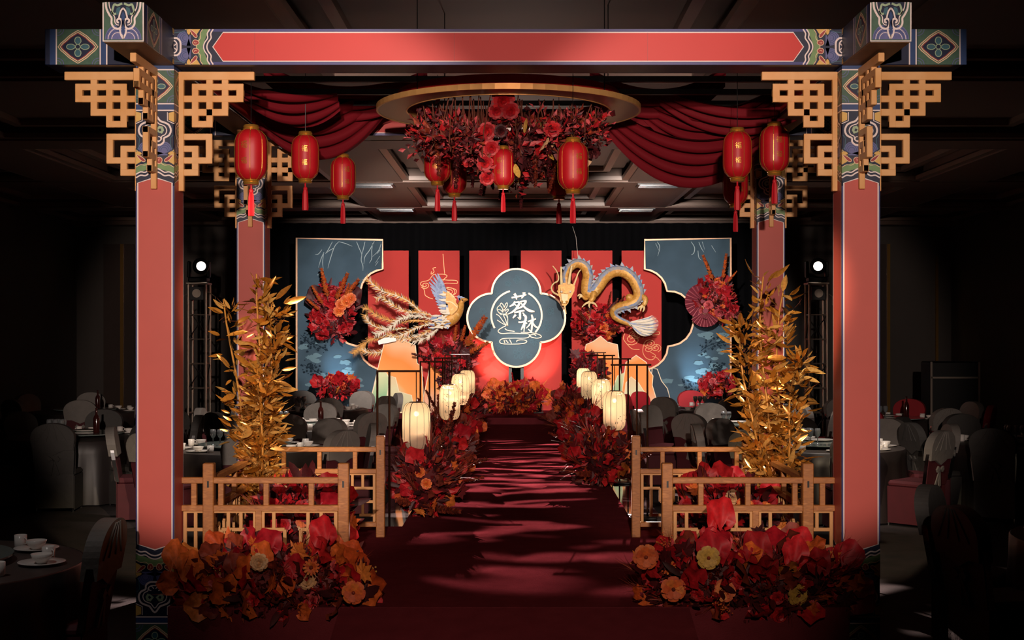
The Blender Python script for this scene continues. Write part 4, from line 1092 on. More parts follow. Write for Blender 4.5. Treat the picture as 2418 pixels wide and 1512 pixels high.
def slate(mirror, label):
    Y = 25.95; f = FN(Y); yb = ybase(Y); X = (lambda x: 2426-x) if mirror else (lambda x: x)
    arc1 = [(1522, 636), (1536, 639), (1550, 646), (1562, 657), (1570, 670), (1575, 688)]
    arc2 = [(1575, 688), (1592, 689), (1608, 695), (1622, 707), (1632, 724), (1637, 742), (1637, 764), (1631, 784), (1620, 800), (1605, 811), (1590, 816), (1577, 818)]
    arc3 = [(1577, 818), (1574, 835), (1566, 850), (1553, 862), (1538, 870), (1522, 873)]
    inner = arc1 + arc2[1:] + arc3[1:]
    P = [(1725, 563), (1522, 567)] + inner + [(1522, yb), (1725, yb)]
    P = [(X(a), b) for a, b in P]; t = thing('slate_panel', label, 'panel', (W((X(1522)+X(1725))/2, yb, Y)))
    bd = MB().slab(P, f, -0.03, 0.0, M_SLATE).build('panel_board', t)
    fr = [(X(a), b) for a, b in [(1725, yb), (1725, 563), (1522, 567)] + inner]
    MB().stroke(fr, 4.2, f, -0.03, 0.035, M_FRAME).build('gilt_frame', t)
    ink = MB(); rg = random.Random(7 if mirror else 8); k = 0
    def blob(cx, cy, r, m, sq=0.55, d=0.003):
        n = 14; ink.fill([(cx + r*cos(2*pi*i/n)*rg.uniform(0.7, 1.15), cy + sq*r*sin(2*pi*i/n)*rg.uniform(0.6, 1.2)) for i in range(n)], f, d, m)
    def inside(x, y): return (x > 1652 or y > 885 or (y > 840 and x > 1600)) and x < 1718 and y < yb-6
    for i in range(46):                                    # pale mist and ink trees on the lower part
        x, y = X(0), 0
        u, v = rg.uniform(1575, 1715), rg.uniform(778, 915)
        if not inside(u, v): continue
        blob(X(u), v, rg.uniform(6, 15), M_INKP, 0.45, 0.0025+0.0002*i)
    for (cx, cy, n, sp) in ((1675, 815, 40, 30), (1690, 870, 46, 24), (1640, 905, 40, 34), (1705, 800, 24, 14)):
        for i in range(n):
            u, v = cx + rg.gauss(0, sp*0.5), cy + rg.gauss(0, 9)
            if inside(u, v): blob(X(u), v, rg.uniform(1.2, 3.4), M_INKD, 0.8, 0.014+0.0001*i)
        br = [(cx-sp*0.9, cy+14), (cx-sp*0.3, cy+5), (cx+sp*0.2, cy-2), (cx+sp*0.8, cy-9)]
        br = [(min(max(a, 1655), 1716), min(b, yb-8)) for a, b in br]
        ink.stroke([(X(a), b) for a, b in br], [2, 1.6, 1.2, 0.6], f, 0.02, 0.02, M_INKD, k=4)
    if mirror:
        W_ = [[(785, 571), (775, 590), (768, 600)], [(800, 571), (790, 583), (780, 612), (774, 634)], [(760, 590), (752, 600), (744, 601)], [(765, 596), (758, 612), (752, 632)], [(764, 600), (762, 620), (764, 640)],
              [(800, 571), (815, 575), (832, 582)], [(842, 571), (848, 586), (854, 600), (853, 615), (857, 628), (857, 640)], [(862, 571), (858, 588), (854, 604)], [(884, 570), (872, 592), (862, 606), (859, 624)], [(880, 574), (878, 592), (878, 610), (872, 622)],
              [(900, 576), (894, 592), (880, 606)], [(898, 590), (890, 600)], [(897, 605), (886, 622)], [(790, 585), (778, 592), (770, 598)], [(893, 618), (886, 628)], [(750, 650), (760, 640)]]
    else:
        W_ = [[(1552, 571), (1558, 584), (1553, 605)], [(1548, 575), (1556, 592)], [(1632, 571), (1640, 585), (1638, 598), (1632, 602)], [(1650, 572), (1656, 586), (1662, 596)], [(1658, 571), (1664, 590)], [(1648, 592), (1650, 608), (1656, 615)], [(1680, 580), (1690, 596)]]
    for p in W_: ink.stroke(p, [1.2] + [1.7]*(len(p)-2) + [0.6], f, 0.005, 0.005, M_INKW, k=4)
    ink.build('ink_painting', bd, kind='stuff', label='pale and dark ink-wash trees and mist')
    return t
slate(True, 'slate-blue cut-out panel with white willow twigs, phoenix side'); slate(False, 'slate-blue cut-out panel with paper-fan bouquet, dragon side')

# cloud scroll lines in gilt wire on the red panels
M_WIRE = mat('gilt_wire', '#d99a68', 0.45, 0.3)
def scroll(cx, cy, r, turns, dirn=1, ph=0.0, sq=0.75):
    n = int(turns*10); return [(cx + dirn*r*(1-i/n*0.85)*cos(ph+2*pi*turns*i/n), cy + sq*r*(1-i/n*0.85)*sin(ph+2*pi*turns*i/n)) for i in range(n+1)]
def wirework(label, lines, Y):
    f = FN(Y); mb = MB()
    for p in lines:
        q = smooth_path([Vector((a, b, 0)) for a, b in p], 3) if len(p) < 12 else [Vector((a, b, 0)) for a, b in p]
        mb.tube([f(v.x, v.y, 0.0) for v in q], 0.0075, M_WIRE, 5)
    tag(mb.build('cloud_scroll'), label, 'ornament')
wirework('gilt wire cloud scrolls mounted behind the phoenix wing', [
    [(1029, 632), (1022, 634), (1025, 642), (1018, 648), (1019, 641)], [(1046, 600), (1048, 625), (1050, 647)], [(1030, 648), (1022, 650), (1012, 662), (996, 666), (993, 672), (1000, 678)],
    [(1034, 648), (1048, 648), (1056, 652), (1048, 660), (1046, 664)], [(1040, 661), (1060, 662), (1078, 663), (1080, 669), (1072, 670), (1052, 669), (1046, 676), (1047, 682)],
    scroll(1062, 690, 15, 2.2, 1, 3.4), scroll(1004, 674, 11, 1.6, -1, 0.5), [(1000, 680), (1003, 690), (1004, 697), (1012, 703), (1022, 706)], [(1034, 658), (1044, 670), (1050, 676)],
    [(1046, 680), (1060, 679), (1076, 684), (1077, 692), (1070, 698)], [(1050, 694), (1064, 700), (1080, 700), (1084, 704)]], YBK-0.007)
wirework('gilt wire cloud scrolls mounted below the dragon tail', [
    scroll(1500, 792, 15, 2.3, 1, 2.5), scroll(1492, 802, 18, 1.8, -1, 1.0), scroll(1535, 812, 17, 2.2, 1, 0.2), scroll(1548, 822, 14, 2.0, -1, 2.0), scroll(1530, 825, 12, 1.5, 1, 4.0),
    [(1475, 788), (1472, 800), (1480, 812), (1492, 824), (1510, 826)], [(1528, 788), (1545, 785), (1556, 784), (1556, 790), (1540, 792)], [(1520, 812), (1518, 832), (1526, 846), (1540, 850), (1548, 840), (1536, 832)],
    [(1484, 780), (1492, 776), (1496, 786)], [(1512, 780), (1520, 790), (1518, 800)], [(1540, 842), (1552, 846), (1560, 856)]], YBK-0.007)

# ---------------------------------------------------------------- quatrefoil emblem
M_EMB = mat('emblem_slate', '#2f4753', 0.6, ramp=['#2f434f', '#3d5563', '#354b58'], vscale=1.5, spec=0.25)
M_EMBP = mat('emblem_pattern', '#466471', 0.7, spec=0.2)
M_LETT = mat('emblem_letter', '#ecd0b4', 0.45, 0.05)
YE = 25.75; fe = FN(YE)
em = thing('emblem', 'slate quatrefoil emblem with gilt rim and raised pale surname characters', 'emblem', W(1219, 868, YE))
ec = (1219, 751); lob = 58.0; rl = 57.5
qf = []
for k in range(4):
    a0 = -pi/2 + k*pi/2; c = (ec[0]+cos(a0)*lob, ec[1]+sin(a0)*lob)
    for i in range(25):
        a = a0 - pi*0.5 + pi*i/24 ; a = a0 + (i/24-0.5)*pi*1.0
        qf.append((c[0]+cos(a)*rl, c[1]+sin(a)*rl))
bd = MB().slab(qf, fe, -0.06, 0.0, M_EMB).build('emblem_board', em)
MB().stroke(qf, 4.4, fe, -0.06, 0.05, M_FRAME, closed=True).build('gilt_rim', em)
pt = MB(); rg = random.Random(3)
for (x, y, r) in ((1170, 690, 11), (1222, 660, 10), (1262, 700, 10), (1288, 770, 14), (1150, 765, 10), (1182, 815, 12), (1225, 835, 14), (1262, 805, 11), (1175, 730, 7), (1260, 680, 6), (1300, 735, 9), (1140, 735, 8), (1200, 670, 7), (1250, 840, 7)):
    for q in range(5):
        a = 2*pi*q/5 + x; pt.stroke([(x+cos(a)*2, y+sin(a)*2), (x+cos(a-.4)*r*.8, y+sin(a-.4)*r*.8), (x+cos(a)*r, y+sin(a)*r), (x+cos(a+.4)*r*.8, y+sin(a+.4)*r*.8), (x+cos(a)*2, y+sin(a)*2)], 1.3, fe, 0.003, 0.003, M_EMBP, k=2)
pt.build('flower_pattern', bd, kind='stuff', label='faint line-drawn flowers')
Z8 = lambda pts: [(1180 + x/8.4, 660 + y/8.4) for x, y in pts]
def glyph(name, strokes, lab):
    mb = MB()
    for i, (pts, ws) in enumerate(strokes):
        mb.stroke(Z8(pts), [w/8.4 for w in ws], fe, 0.0, 0.05+0.0015*i, M_LETT, k=4)
    mb.build(name, em, label=lab)
glyph('character_cai', [
    ([(235, 368), (330, 348), (420, 332), (530, 306)], [34, 38, 34, 22]), ([(290, 285), (322, 335), (335, 400)], [52, 42, 22]), ([(480, 258), (478, 310), (430, 380)], [62, 46, 20]),
    ([(306, 440), (268, 500), (195, 540)], [38, 44, 24]), ([(310, 455), (390, 462), (345, 560), (262, 640), (160, 692)], [24, 44, 46, 36, 14]), ([(300, 500), (335, 530)], [24, 20]),
    ([(400, 448), (520, 432), (440, 540), (320, 600)], [26, 40, 40, 16]), ([(420, 470), (510, 570), (600, 626), (690, 640)], [22, 40, 56, 24]),
    ([(330, 578), (440, 556)], [22, 26]), ([(288, 662), (400, 634), (492, 622)], [30, 36, 28]), ([(402, 640), (402, 720), (402, 785), (352, 752)], [44, 44, 40, 10]), ([(318, 700), (262, 770)], [46, 24]), ([(452, 660), (480, 690)], [20, 30])],
    'raised pale calligraphic character')
glyph('character_lin', [
    ([(370, 850), (440, 852), (535, 806)], [32, 34, 26]), ([(470, 700), (518, 750), (496, 880), (480, 1040)], [36, 48, 38, 18]), ([(492, 860), (450, 950), (425, 1005)], [34, 36, 18]), ([(510, 850), (540, 880)], [26, 30]),
    ([(555, 838), (640, 812), (718, 784)], [26, 34, 30]), ([(632, 700), (652, 790), (640, 930), (628, 1060)], [30, 46, 40, 22]), ([(625, 840), (580, 915), (522, 972)], [26, 30, 14]), ([(648, 850), (700, 930), (760, 962)], [22, 36, 30]), ([(560, 985), (622, 1036)], [14, 36])],
    'raised pale calligraphic character')
rm = MB(); cc = (1219.7, 745.5); rr = 59.5
arc = lambda a0, a1: [(cc[0]+rr*cos(a0+(a1-a0)*i/30), cc[1]+rr*sin(a0+(a1-a0)*i/30)) for i in range(31)]
rm.stroke(arc(radians(255), radians(150)), 4.2, fe, 0.0, 0.045, M_LETT); rm.stroke(arc(radians(-62), radians(42)), 4.2, fe, 0.0, 0.045, M_LETT)
rm.build('broken_ring', em)
wv = MB()
for p in ([(1198, 768), (1184, 775), (1176, 782), (1184, 788), (1205, 787), (1230, 788), (1248, 789), (1249, 796), (1238, 799), (1215, 799), (1188, 800), (1180, 806), (1186, 812), (1215, 813), (1238, 811), (1244, 806), (1236, 803), (1222, 804), (1220, 808)],
          [(1230, 785), (1255, 786), (1274, 791), (1278, 796), (1268, 799), (1254, 796), (1252, 792), (1260, 790), (1266, 793)], [(1192, 776), (1198, 780), (1215, 783)], [(1194, 803), (1200, 810)], [(1203, 802), (1208, 811)], [(1190, 803), (1192, 810)]):
    wv.stroke(p, 1.9, fe, 0.0, 0.035, M_LETT, k=4)
wv.build('water_scroll', em)
lt = MB()
for p in ([(1198, 770), (1190, 762), (1180, 748), (1172, 742)], [(1198, 770), (1194, 756), (1188, 744)], [(1199, 770), (1199, 752), (1196, 740)], [(1199, 770), (1186, 764), (1174, 756)], [(1184, 744), (1176, 736), (1174, 728), (1180, 722), (1186, 728), (1188, 738)],
          [(1180, 722), (1184, 716), (1190, 724), (1190, 734)], [(1190, 730), (1194, 718), (1198, 716), (1197, 724), (1191, 733)], [(1192, 736), (1199, 730), (1200, 734), (1194, 740)], [(1178, 738), (1186, 742), (1198, 742)], [(1176, 731), (1183, 733), (1187, 738)], [(1188, 744), (1196, 745), (1197, 750)]):
    lt.stroke(p, 1.6, fe, 0.0, 0.035, M_LETT, k=4)
lt.build('lotus_drawing', em)
# emblem is carried by two hidden posts behind it
for x in (1205, 1233):
    MB().box(W(x, 0, YE+0.1).x-0.03, W(x, 0, YE+0.1).x+0.03, YE+0.06, YE+0.12, ZS, 2.6, M_BLACK).build('support_post', em)

# ---------------------------------------------------------------- painted mountain boards
def mount_mat(name, cols, ang, sc, seed):
    m = bpy.data.materials.new(name); m.use_nodes = True; nt = m.node_tree; N = nt.nodes; L = nt.links; b = N['Principled BSDF']
    b.inputs['Roughness'].default_value = 0.6; b.inputs['Specular IOR Level'].default_value = 0.2
    tc = N.new('ShaderNodeTexCoord'); mp = N.new('ShaderNodeMapping'); mp.inputs['Rotation'].default_value = (0, radians(ang), 0); mp.inputs['Scale'].default_value = (sc, sc, sc); mp.inputs['Location'].default_value = (seed, 0, 0)
    nz = N.new('ShaderNodeTexNoise'); nz.inputs['Scale'].default_value = 1.6; nz.inputs['Detail'].default_value = 2
    ad = N.new('ShaderNodeVectorMath'); ad.operation = 'SCALE'; ad.inputs[3].default_value = 0.55
    av = N.new('ShaderNodeVectorMath'); av.operation = 'ADD'
    gr = N.new('ShaderNodeSeparateXYZ'); rp = N.new('ShaderNodeValToRGB'); els = rp.color_ramp.elements
    while len(els) < len(cols): els.new(0.5)
    for i, (p, c) in enumerate(cols): els[i].position = p; els[i].color = (*lin(c), 1)
    L.new(tc.outputs['Object'], mp.inputs[0]); L.new(mp.outputs[0], nz.inputs['Vector']); L.new(nz.outputs['Color'], ad.inputs[0]); L.new(mp.outputs[0], av.inputs[0]); L.new(ad.outputs[0], av.inputs[1])
    L.new(av.outputs[0], gr.inputs[0]); L.new(gr.outputs['Z'], rp.inputs['Fac']); L.new(rp.outputs[0], b.inputs['Base Color']); return m
M_MEDGE = mat('mountain_edge', '#e9d8b8', 0.6)
def mountain(label, Y, layers, cat='mountain board'):
    allp = [p for l in layers for p in l[0]]; x0 = min(p[0] for p in allp); x1 = max(p[0] for p in allp); yb = ybase(Y)
    t = thing('mountain_board', label, cat, W((x0+x1)/2, yb, Y), 'painted mountain boards')
    for i, (poly, mm) in enumerate(layers):
        Yl = Y - 0.10*i; f = FN(Yl); q = [(a, min(b, ybase(Yl))) for a, b in poly]
        b = MB().slab(q, f, -0.05, 0.0, mm, M_MEDGE).build('painted_board', t)
        MB().stroke(q, 1.8, f, 0.0, 0.008, M_MEDGE, closed=True).build('edge_line', b)
    return t
O1 = mount_mat('mountain_orange_green', [(0.0, '#3e7f86'), (0.25, '#8fae8c'), (0.45, '#cfc79c'), (0.60, '#e79a52'), (0.8, '#ee8a3e'), (1.0, '#e6b184')], -28, 0.62, 0.1)
O2 = mount_mat('mountain_blue_green', [(0.0, '#1f5f80'), (0.3, '#3d8f92'), (0.6, '#8fb98f'), (1.0, '#cfd6a8')], 10, 1.0, 0.0)
O3 = mount_mat('mountain_cream', [(0.0, '#d9b48c'), (0.4, '#c9c39c'), (0.7, '#d6cfa6'), (1.0, '#dfae85')], 15, 0.9, 0.2)
O4 = mount_mat('mountain_pink_orange', [(0.0, '#d79b86'), (0.35, '#e0ad8f'), (0.6, '#ea9550'), (0.85, '#ee8d42'), (1.0, '#e8c199')], 20, 0.62, 0.0)
B = 975
mountain('tall orange mountain board under the phoenix tail', 25.3, [([(868, B), (893, 868), (907, 812), (922, 806), (944, 794), (958, 806), (981, 816), (985, 858), (996, 866), (999, 920), (1001, B)], O1), ([(872, B), (880, 925), (894, 878), (912, 880), (925, 905), (918, 940), (912, B)], O2), ([(905, B), (915, 930), (922, 888), (934, 892), (942, 925), (972, 934), (978, B)], O3)])
mountain('small orange mountain board behind the phoenix-side lanterns', 25.5, [([(992, B), (1004, 920), (1012, 882), (1016, 845), (1028, 838), (1056, 840), (1066, 860), (1072, 905), (1080, B)], O4)])
mountain('tall orange and green mountain board under the dragon', 25.4, [([(1352, B), (1358, 910), (1366, 862), (1376, 850), (1384, 814), (1402, 806), (1418, 794), (1434, 808), (1458, 814), (1464, 868), (1470, 915), (1474, B)], O1), ([(1440, B), (1448, 915), (1458, 888), (1474, 880), (1478, B)], O2)])
mountain('pointed pink and orange mountain board beside the dragon-side slate panel', 25.1, [([(1462, B), (1472, 900), (1478, 856), (1490, 848), (1502, 839), (1526, 856), (1534, 876), (1542, 888), (1540, 910), (1552, 950), (1556, B)], O4), ([(1470, B), (1478, 905), (1490, 890), (1508, 905), (1524, 930), (1530, B)], O3)])
M_DKMT = mat('mountain_navy', '#1b3042', 0.7)
mountain('low navy mountain board at the foot of the dragon-side slate panel', 25.7, [([(1530, B), (1540, 870), (1552, 872), (1562, 900), (1576, 918), (1590, B)], M_DKMT)])

# ---------------------------------------------------------------- flowers on and before the backdrop
def bclump(label, px, py, Y, sx, sz, spec, seed, nf=700, cols=('deep', 'red', 'pink'), ls=(0.06, 0.14), sy=0.2):
    return clump('flower_arrangement', label, W(px, py, Y), (sx, sy, sz), spec, seed, nf, cols, ls, frontal=0.2)
t = bclump('red bouquet with tall orange plumes on the phoenix-side slate panel', 788, 745, 25.74, 0.42, 0.55,
   [('peony', 'red', 22, 0.14, 0.26), ('peony', 'pink', 10, 0.12, 0.2), ('maple', 'red', 14, 0.16, 0.26), ('oval', 'deep', 16, 0.15, 0.25)], 41, 900, ('red', 'red', 'deep', 'pink'))
for (px, py, L, an) in ((775, 712, 0.62, -12), (790, 715, 0.60, 24), (800, 720, 0.60, 38), (765, 725, 0.45, -30), (812, 712, 0.35, 15), (758, 735, 0.35, -50)):
    inst('plume', FM['plume', 'orange'][px % 2], t, Matrix.Translation(W(px, py, 25.45) - WO[t]) @ Matrix.Rotation(radians(an), 4, 'Y') @ Matrix.Diagonal((L*1.2, L*1.2, L, 1)))
for (px, py, s) in ((818, 712, 0.26), (828, 705, 0.22), (806, 720, 0.24), (800, 735, 0.22)):
    inst('flower', FM['peony', 'orange'][px % 2], t, Matrix.Translation(W(px, py, 25.4) - WO[t]) @ face((0.1, -1, 0.1), px) @ Matrix.Diagonal((s, s, s, 1)))
for (px, py, r) in ((748, 712, 0.20), (834, 705, 0.18)):
    inst('leaf', FM['fan', 'deep'][0], t, Matrix.Translation(W(px, py+18, 25.7) - WO[t]) @ Matrix.Diagonal((r*2, r*2, r*2.4, 1)))
t = bclump('red bouquet with orange spikes and paper fans on the dragon-side slate panel', 1692, 715, 25.74, 0.40, 0.45,
   [('peony', 'pink', 14, 0.14, 0.24), ('peony', 'red', 18, 0.12, 0.2), ('peony', 'orange', 8, 0.12, 0.2), ('maple', 'red', 12, 0.16, 0.26), ('maple', 'rust', 10, 0.14, 0.2), ('oval', 'deep', 14, 0.15, 0.25), ('disc', 'cream', 1, 0.22, 0.24)], 42, 800, ('red', 'deep', 'rust', 'pink'))
for (px, py, L, an) in ((1686, 668, 0.55, -22), (1706, 665, 0.52, 8), (1715, 670, 0.3, 40)):
    inst('plume', FM['plume', 'orange'][px % 2], t, Matrix.Translation(W(px, py, 25.45) - WO[t]) @ Matrix.Rotation(radians(an), 4, 'Y') @ Matrix.Diagonal((L, L, L, 1)))
M_FAN = mat('paper_fan', '#7d2c3c', 0.7); M_FAN2 = mat('paper_fan_edge', '#b5606a', 0.7)
def paper_fan(bq, px, py, Y, r, a0, a1, n):
    f = FN(Y); t = MB().tube([f(px, py, -0.02), f(px, py, 0.03)], 0.05, mat('paper_fan_hub', '#7d2c3c', 0.7), 10).build('paper_fan', bq, label='pleated dark red paper fan')
    for i in range(n):
        mb = MB(); b0 = radians(a0 + (a1-a0)*i/n); bm = radians(a0+(a1-a0)*(i+0.5)/n); b1 = radians(a0 + (a1-a0)*(i+1)/n)
        P = lambda rr, a, d: f(px+cos(a)*rr, py+sin(a)*rr, d)
        mb.add([P(r*.2, b0, 0), P(r, b0, 0), P(r, bm, 0.03), P(r*.2, bm, 0.012)], [(0, 1, 2, 3)], M_FAN)
        mb.add([P(r*.2, bm, 0.012), P(r, bm, 0.03), P(r, b1, 0), P(r*.2, b1, 0)], [(0, 1, 2, 3)], M_FAN2 if i % 2 else M_FAN)
        mb.build('pleat', t)
paper_fan(t, 1660, 712, 25.66, 43, 95, 265, 22)
paper_fan(t, 1665, 735, 25.56, 38, 30, 150, 18)
t = bclump('red floral spray with orange plume under the phoenix', 1063, 838, 25.25, 0.42, 0.28, [('peony', 'red', 14, 0.14, 0.24), ('maple', 'red', 14, 0.16, 0.28), ('oval', 'pink', 12, 0.14, 0.24), ('plume', 'deep', 6, 0.3, 0.45), ('maple', 'rust', 8, .15, .22)], 43, 900, ('deep', 'red', 'red', 'rust'))
for (px, py, L, an) in ((1094, 826, 0.72, 34), (1072, 812, 0.34, 8), (1102, 836, 0.45, 62), (1088, 812, 0.34, 14)):
    inst('plume', FM['plume', 'orange'][px % 2], t, Matrix.Translation(W(px, py, 24.95) - WO[t]) @ Matrix.Rotation(radians(an), 4, 'Y') @ Matrix.Diagonal((L*1.5, L*1.5, L, 1)))
bclump('red floral spray with orange blooms on the mountain board under the dragon', 1408, 765, 25.72, 0.46, 0.36, [('peony', 'red', 12, 0.14, 0.24), ('peony', 'orange', 8, 0.16, 0.24), ('maple', 'red', 16, 0.16, 0.28), ('peony', 'cream', 3, .12, .18), ('plume', 'rust', 8, 0.3, 0.45), ('oval', 'deep', 10, .14, .24)], 44, 900, ('deep', 'red', 'red', 'rust'))
# tall stand filling of the flower stands under phoenix and dragon reaches the stage
for (px, py, Y, h, lab, sd) in ((1075, 885, 25.0, 0.55, 'phoenix', 45), (1385, 880, 25.1, 0.3, 'dragon', 46)):
    bclump('dark red foliage standing on the stage below the %s spray' % lab, px, py, Y, 0.30, h, [('maple', 'deep', 10, .16, .26), ('maple', 'red', 8, .16, .24), ('oval', 'deep', 8, .15, .25)], sd, 700, ('deep', 'deep', 'red'))
bclump('wide low bed of orange and red autumn leaves before the emblem', 1215, 940, 24.6, 0.60, 0.26, [('fan', 'orange', 14, 0.14, 0.26), ('fan', 'red', 10, 0.14, 0.24), ('maple', 'orange', 14, .14, .22), ('maple', 'red', 14, .14, .24), ('peony', 'cream', 3, .12, .18), ('grass', 'orange', 8, .25, .4), ('peony', 'orange', 8, .12, .2), ('plume', 'red', 6, .25, .35)], 47, 1300, ('red', 'rust', 'orange', 'deep'), (0.06, 0.13), 0.3)
bclump('small red leaf bouquet at the foot of the phoenix-side slate panel', 797, 917, 25.2, 0.42, 0.20, [('fan', 'red', 8, 0.14, 0.24), ('maple', 'red', 12, .14, .22), ('maple', 'orange', 5, .14, .2), ('disc', 'orange', 2, .14, .18), ('peony', 'pink', 3, .12, .16)], 48, 350, ('deep', 'red', 'red'))
bclump('small red and pink bouquet at the foot of the dragon-side slate panel', 1695, 912, 25.2, 0.34, 0.22, [('peony', 'pink', 6, 0.14, 0.2), ('maple', 'red', 12, .14, .22), ('peony', 'red', 8, .14, .2), ('fan', 'orange', 3, .14, .2)], 49, 350, ('deep', 'red', 'rust'))

# up-lights on the stage deck
M_LENS = mat('lamp_lens', '#ffffff', emit='#fff4e8', es=12.0)
for (px, Y, col, lab, pw, r) in ((1166, 25.35, (1.0, 0.42, 0.30), 'up-light on the phoenix side of the emblem', 260, 0.06), (1272, 25.35, (1.0, 0.42, 0.30), 'up-light on the dragon side of the emblem', 200, 0.06),
                            (790, 25.3, (0.62, 0.86, 1.0), 'up-light behind the phoenix-side foot bouquet', 75, 0.06), (1652, 25.3, (0.62, 0.86, 1.0), 'up-light behind the dragon-side foot bouquet', 75, 0.06)):
    x = (px-CX)/F*Y; t = thing('stage_uplight', 'small black ' + lab, 'stage light', (x, Y, ZS))
    MB().box(x-0.09, x+0.09, Y-0.07, Y+0.07, ZS, ZS+0.02, M_BLACK).build('base_plate', t)
    A = Vector((x, Y, ZS+0.10)); D = Vector((0, 0.62, 0.78)).normalized(); 
    MB().tube([A-D*0.07, A+D*0.06, A+D*0.085], [0.055, 0.065, 0.06], M_BLACK, 14).build('lamp_can', t)
    MB().tube([A+D*0.0851, A+D*0.088], 0.05, M_LENS, 14).build('lens', t)
    for s in (-1, 1): MB().box(x+s*0.075-0.006, x+s*0.075+0.006, Y-0.02, Y+0.02, ZS, ZS+0.14, M_BLACK).build('yoke_arm', t)
    spot('uplight_beam', A+D*0.13, (x, 26.2, 1.55), pw, 50, 0.9, col, 0.05)
# ---------------------------------------------------------------- dragon sculpture
M_DGOLD = mat('dragon_gold', '#c9923f', 0.5, 0.15, ramp=['#a06a24', '#d09a48', '#b77f33', '#e2b770'], vscale=9, bump=0.5, bscale=30)
M_DBLUE = mat('dragon_blue', '#7f8fb0', 0.55, ramp=['#5d6f95', '#8d9cba', '#a99f93', '#6d7fa6'], vscale=10, bump=0.5, bscale=40)
M_DPALE = mat('dragon_pale', '#e2c690', 0.5, var=0.15, vscale=20)
M_DWHITE = mat('feather_pale', '#d9cdb8', 0.6, var=0.15, vscale=20)
YD = 25.45; MP = YD/F
def D(px, py, d=0.0): return W(px, py, YD - d)
dg = thing('dragon', 'sculpted gold dragon with blue spine fins hung before the red panels', 'sculpture', D(1430, 735))
path = [(1338, 672, .16), (1337, 650, .12), (1347, 631, .06), (1364, 622, .02), (1381, 630, .0), (1388, 650, .03), (1385, 672, .08), (1386, 692, .12), (1400, 692, .14), (1414, 676, .12), (1428, 656, .08), (1446, 643, .04), (1468, 641, .02), (1488, 652, .02), (1502, 672, .05), (1508, 694, .1), (1500, 711, .14), (1484, 719, .14), (1464, 724, .10), (1450, 733, .04), (1450, 745, .0), (1460, 754, .0), (1476, 761, .0), (1492, 768, .0)]
P3 = smooth_path([D(a, b, c) for a, b, c in path], 5); n = len(P3)
def rad(t): return MP*(8.5 + 4.5*min(1, t/0.25))*(1 if t < 0.62 else 1-0.55*(t-0.62)/0.38)
R3 = [rad(i/(n-1)) for i in range(n)]
mb = MB(); fr = rot_frames(P3); N_ = 14; vs = []; fs = []
# section: gold belly (towards the inside of each curve is left to the eye), blue back on the upper/outer side
outs = []
for i in range(n):
    t, a, b = fr[i]
    up = Vector((0, 0, 1)); nn = Vector((t.z, 0, -t.x))            # in-plane normal
    if nn.length < 1e-3: nn = Vector((1, 0, 0))
    nn.normalize()
    outs.append(nn)
for i in range(1, n):
    if outs[i].dot(outs[i-1]) < 0: outs[i] = -outs[i]
if outs[n//2].z < 0: outs = [-o for o in outs]
for i in range(n):
    t = fr[i][0]; o = outs[i]; fwd = t.cross(o).normalized()
    for k in range(N_):
        q = 2*pi*k/N_; vs.append(P3[i] + (o*cos(q) + fwd*sin(q))*R3[i]*(1 + 0.05*(i % 2)))
fb, fg = [], []
for i in range(n-1):
    for k in range(N_):
        f = (i*N_+k, i*N_+(k+1) % N_, (i+1)*N_+(k+1) % N_, (i+1)*N_+k)
        (fb if k in (0, 1, 2, 11, 12, 13) else fg).append(f)
mb.add(vs, fb, M_DBLUE)
k0 = len(mb.v); mb.add(vs, fg, M_DGOLD)
mb.build('body', dg, smooth=True)
for i in range(8, n-16, 2):                                # spine fins
    o = outs[i]; p = P3[i] + o*R3[i]*0.9; t = fr[i][0]; h = MP*11*(0.7+0.3*sin(i*1.7))
    m2 = MB(); q = Vector((0, 0.012, 0))
    m2.add([p - t*MP*6 - q, p + t*MP*6 - q, p + o*h - t*MP*5, p - t*MP*6 + q, p + t*MP*6 + q], [(0, 1, 2), (3, 2, 4), (0, 2, 3), (1, 4, 2)], M_DBLUE)
    m2.build('spine_fin', dg)
hd = MB()                                                  # head seen from above, muzzle down
f0 = lambda u, v, d: D(u, v, 0.16+d)
hd.slab([(1318, 674), (1328, 668), (1346, 669), (1357, 674), (1355, 690), (1349, 702), (1345, 706), (1342, 716), (1336, 723), (1328, 722), (1323, 714), (1322, 704), (1318, 698)], f0, -0.04, 0.10, M_DGOLD)
hd.slab([(1322, 676), (1352, 676), (1349, 690), (1338, 694), (1325, 690)], f0, 0.10, 0.15, M_DGOLD)
hd.slab([(1325, 694), (1341, 695), (1340, 716), (1327, 716)], f0, 0.10, 0.145, M_DPALE)
hd.ball(f0(1327, 713, 0.14), MP*3.2, M_DGOLD, 8, 6); hd.ball(f0(1338, 713, 0.14), MP*3.2, M_DGOLD, 8, 6)
head = hd.build('head', dg)
for x in (1326, 1347): MB().ball(f0(x, 689, 0.15), MP*2.8, M_DWHITE, 8, 6).build('eye', head)
for pts in ([(1326, 672), (1325, 655), (1325, 630)], [(1343, 672), (1345, 655), (1350, 628)]):
    MB().tube([f0(a, b, 0.1) for a, b in pts], [MP*3.6, MP*3.2, MP*2.2], M_DPALE, 8).build('horn', head)
for pts in ([(1318, 697), (1306, 690), (1302, 680), (1307, 670), (1317, 664), (1319, 654), (1314, 640), (1305, 628)], [(1354, 676), (1360, 660), (1365, 646), (1371, 637)], [(1333, 722), (1335, 732), (1337, 742)]):
    q = smooth_path([f0(a, b, 0.08) for a, b in pts], 4); MB().tube(q, [MP*2.3*(1-0.5*i/len(q)) for i in range(len(q))], M_DPALE, 6).build('whisker', head)
